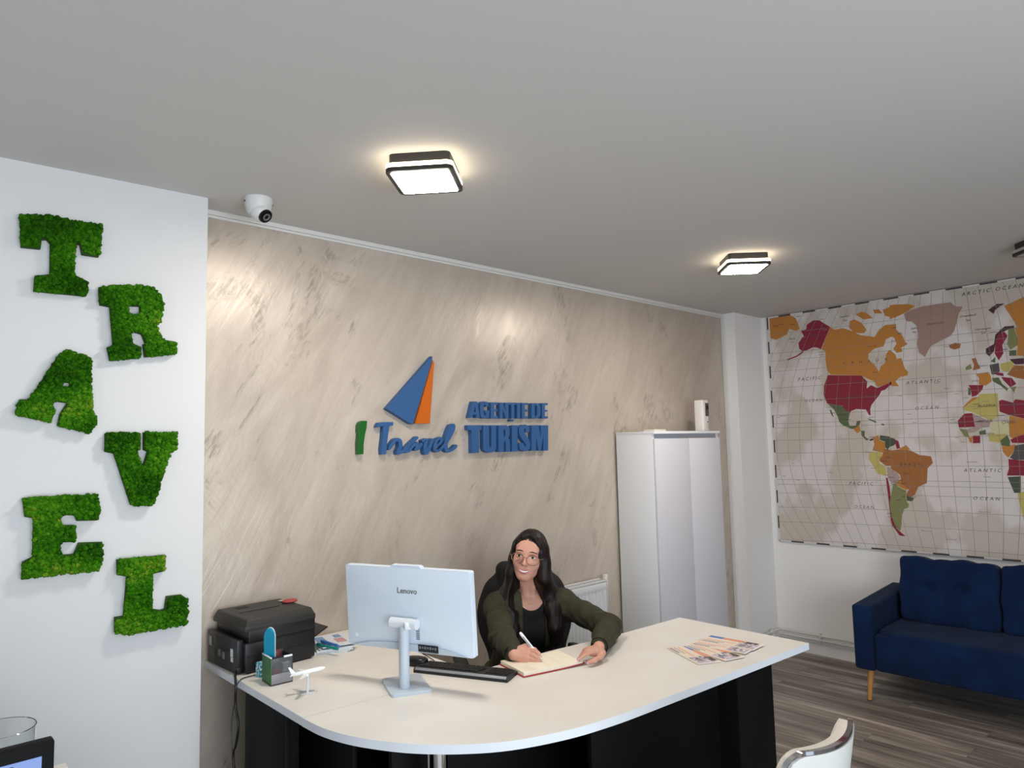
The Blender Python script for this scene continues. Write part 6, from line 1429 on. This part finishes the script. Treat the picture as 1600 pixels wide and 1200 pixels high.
# necklace
bm = NB(); tube(bm, smoothpath([Vector(onfront(-.040,.018,.030)),Vector(onfront(-.026,-.006,.062)),Vector(onfront(0,-.018,.074)),Vector(onfront(.026,-.006,.062)),Vector(onfront(.040,.018,.030))],8), .0008, 6)
M_gold = mat('necklace_gold','#C9A25A',.25,1)
nk = wob('necklace', bm, M_gold)
bm = NB(); tube(bm, [Vector(onfront(.007*math.cos(a),-.024+.007*math.sin(a),.076)) for a in [2*PI*i/16 for i in range(14)]], .0011, 6); wob('pendant', bm, M_gold, nk)
# lilac nails
M_nail = mat('nail_lilac','#C9A6DC',.2)
def nail(p, n, d, r=.0052):
    bm = NB(); t = NB(); bmesh.ops.create_uvsphere(t, u_segments=14, v_segments=10, radius=1)
    n = Vector(n).normalized(); d = Vector(d); d = (d-n*d.dot(n)).normalized(); s = n.cross(d)
    merge(bm, t, frame(Vector(p)+n*.0036,s,d,n) @ Matrix.Diagonal((r*.85,r*1.35,.0022,1))); wob('fingernail', bm, M_nail)
cd3 = V3(-.62,-.66,.42)
for t_,k_,b_ in list(zip(FTR,KR,BDR))[:2]:
    P = fingerpts(k_,t_,b_); nail(P[5],cd3,P[5]-P[3])
nail(THR[4],cd3,THR[4]-THR[3])
nail(TL[0],V3(-.3,-.3,.9),TL[0]-KL[0]); nail(THL[4],V3(-.5,-.6,.6),THL[4]-THL[2],.006)

# ================================================================ office chair
oc = empty('office_chair', (2.335,2.56,0)); tag(oc, 'black padded swivel office chair the woman sits on', 'chair')
M_oc = mat('chair_black_fabric','#0D0D0F', rough=.75, bump=(300,.2,.001)); M_pl = mat('chair_plastic_black','#141416',.4)
def oob(name, bm, m, parent=oc, **k):
    if isinstance(bm, bpy.types.Mesh):
        bm.transform(Matrix.Translation((-2.335,-2.56,0))); return finish(name, bm, m, parent, True, 180)
    for v in bm.verts: v.co -= Vector((2.335,2.56,0))
    return ob(name, bm, m, parent, **k)
BC = PELV-fac*.205+lef*.085
gc = Grid(axis((1.98,2.72,.008)),axis((2.25,2.88,.008)),axis((.50,1.09,.008)))
tilt = np.array([lef,fac*math.cos(.16)+U*math.sin(.16),U*math.cos(.16)-fac*math.sin(.16)])
def bx3(c,r,rad,B):
    c = np.array(c)
    def fn(X,Y,Z):
        ax,ay,az_ = X-c[0],Y-c[1],Z-c[2]; q = [np.abs(B[i,0]*ax+B[i,1]*ay+B[i,2]*az_)-(r[i]-rad) for i in range(3)]
        o_ = np.sqrt(sum(np.maximum(v,0)**2 for v in q)); return o_+np.minimum(np.maximum(np.maximum(q[0],q[1]),q[2]),0)-rad
    e = np.sqrt(sum((B[i]*r[i])**2 for i in range(3)))+.02
    return fn, c-e, c+e
BK = V3(BC[0],BC[1],.785)
gc.union(bx3(BK-tilt[2]*.03,(.190,.045,.20),.044,tilt),.02)
gc.union(ellipsoid(BK-U*.0,(.240,.050,.250),tilt),.03)
gc.union(bx3(BK+tilt[1]*.020+tilt[2]*.165,(.140,.042,.095),.040,tilt),.008)
gc.union(bx3(BK+tilt[1]*.025-tilt[2]*.09,(.165,.045,.13),.044,tilt),.008)
me = nets(gc,'chair_back'); relax(me,1); oob('backrest', me, M_oc)
bm = NB(); cushion(bm, (0,0,0), (.50,.50,.11), p=4.2, n=16, M=frame(Vector(PELV+fac*.02)*1+Vector((0,0,.390-PELV[2])), lef, fac, U) if False else Matrix(((lef[0],fac[0],0,PELV[0]+fac[0]*.03),(lef[1],fac[1],0,PELV[1]+fac[1]*.03),(0,0,1,.395),(0,0,0,1)))); oob('seat', bm, M_oc, angle=180)
cx_,cy_ = PELV[0]+fac[0]*.0,PELV[1]+fac[1]*.0
bm = NB(); cyl(bm, (cx_,cy_,.08), (cx_,cy_,.36), .026, seg=20); box(bm, (cx_,cy_,.345), (.2,.16,.03), .008, rz=-.5); oob('gas_column', bm, M_pl)
bm = NB()
for i in range(5):
    a = 2*PI*i/5+.3; cyl(bm, (cx_,cy_,.085), (cx_+.26*math.cos(a),cy_+.26*math.sin(a),.062), .022,.014,12)
oob('star_base', bm, M_pl)
for i in range(5):
    a = 2*PI*i/5+.3; x_,y_ = cx_+.26*math.cos(a),cy_+.26*math.sin(a); t_ = Vector((-math.sin(a),math.cos(a),0))
    bm = NB(); cyl(bm, Vector((x_,y_,.026))-t_*.02, Vector((x_,y_,.026))+t_*.02, .026, seg=20); cyl(bm,(x_,y_,.03),(x_,y_,.066),.006); oob('caster', bm, M_pl)
for s in (-1,1):
    bm = NB(); A_ = PELV+lef*s*.275; 
    tube(bm, smoothpath([Vector(A_-fac*.02+U*(-.135)-lef*s*.05),Vector(A_-fac*.03+U*(-.10)),Vector(A_-fac*.02+U*.06),Vector(A_+fac*.02+U*.115)],6), .014, 10)
    t = NB(); cushion(t, (0,0,0), (.055,.24,.03), p=3.5, n=8); M4 = Matrix(((lef[0],fac[0],0,A_[0]+fac[0]*.05),(lef[1],fac[1],0,A_[1]+fac[1]*.05),(0,0,1,PELV[2]+.128),(0,0,0,1))); merge(bm, t, M4)
    oob('armrest', bm, M_pl)
bm = NB(); tube(bm, smoothpath([Vector((cx_,cy_,.345)),Vector(PELV-fac*.24+U*(.345-PELV[2])),Vector(BK-tilt[1]*.05-U*.12),Vector(BK-tilt[1]*.045)],6), .016, 10); oob('back_support', bm, M_pl)
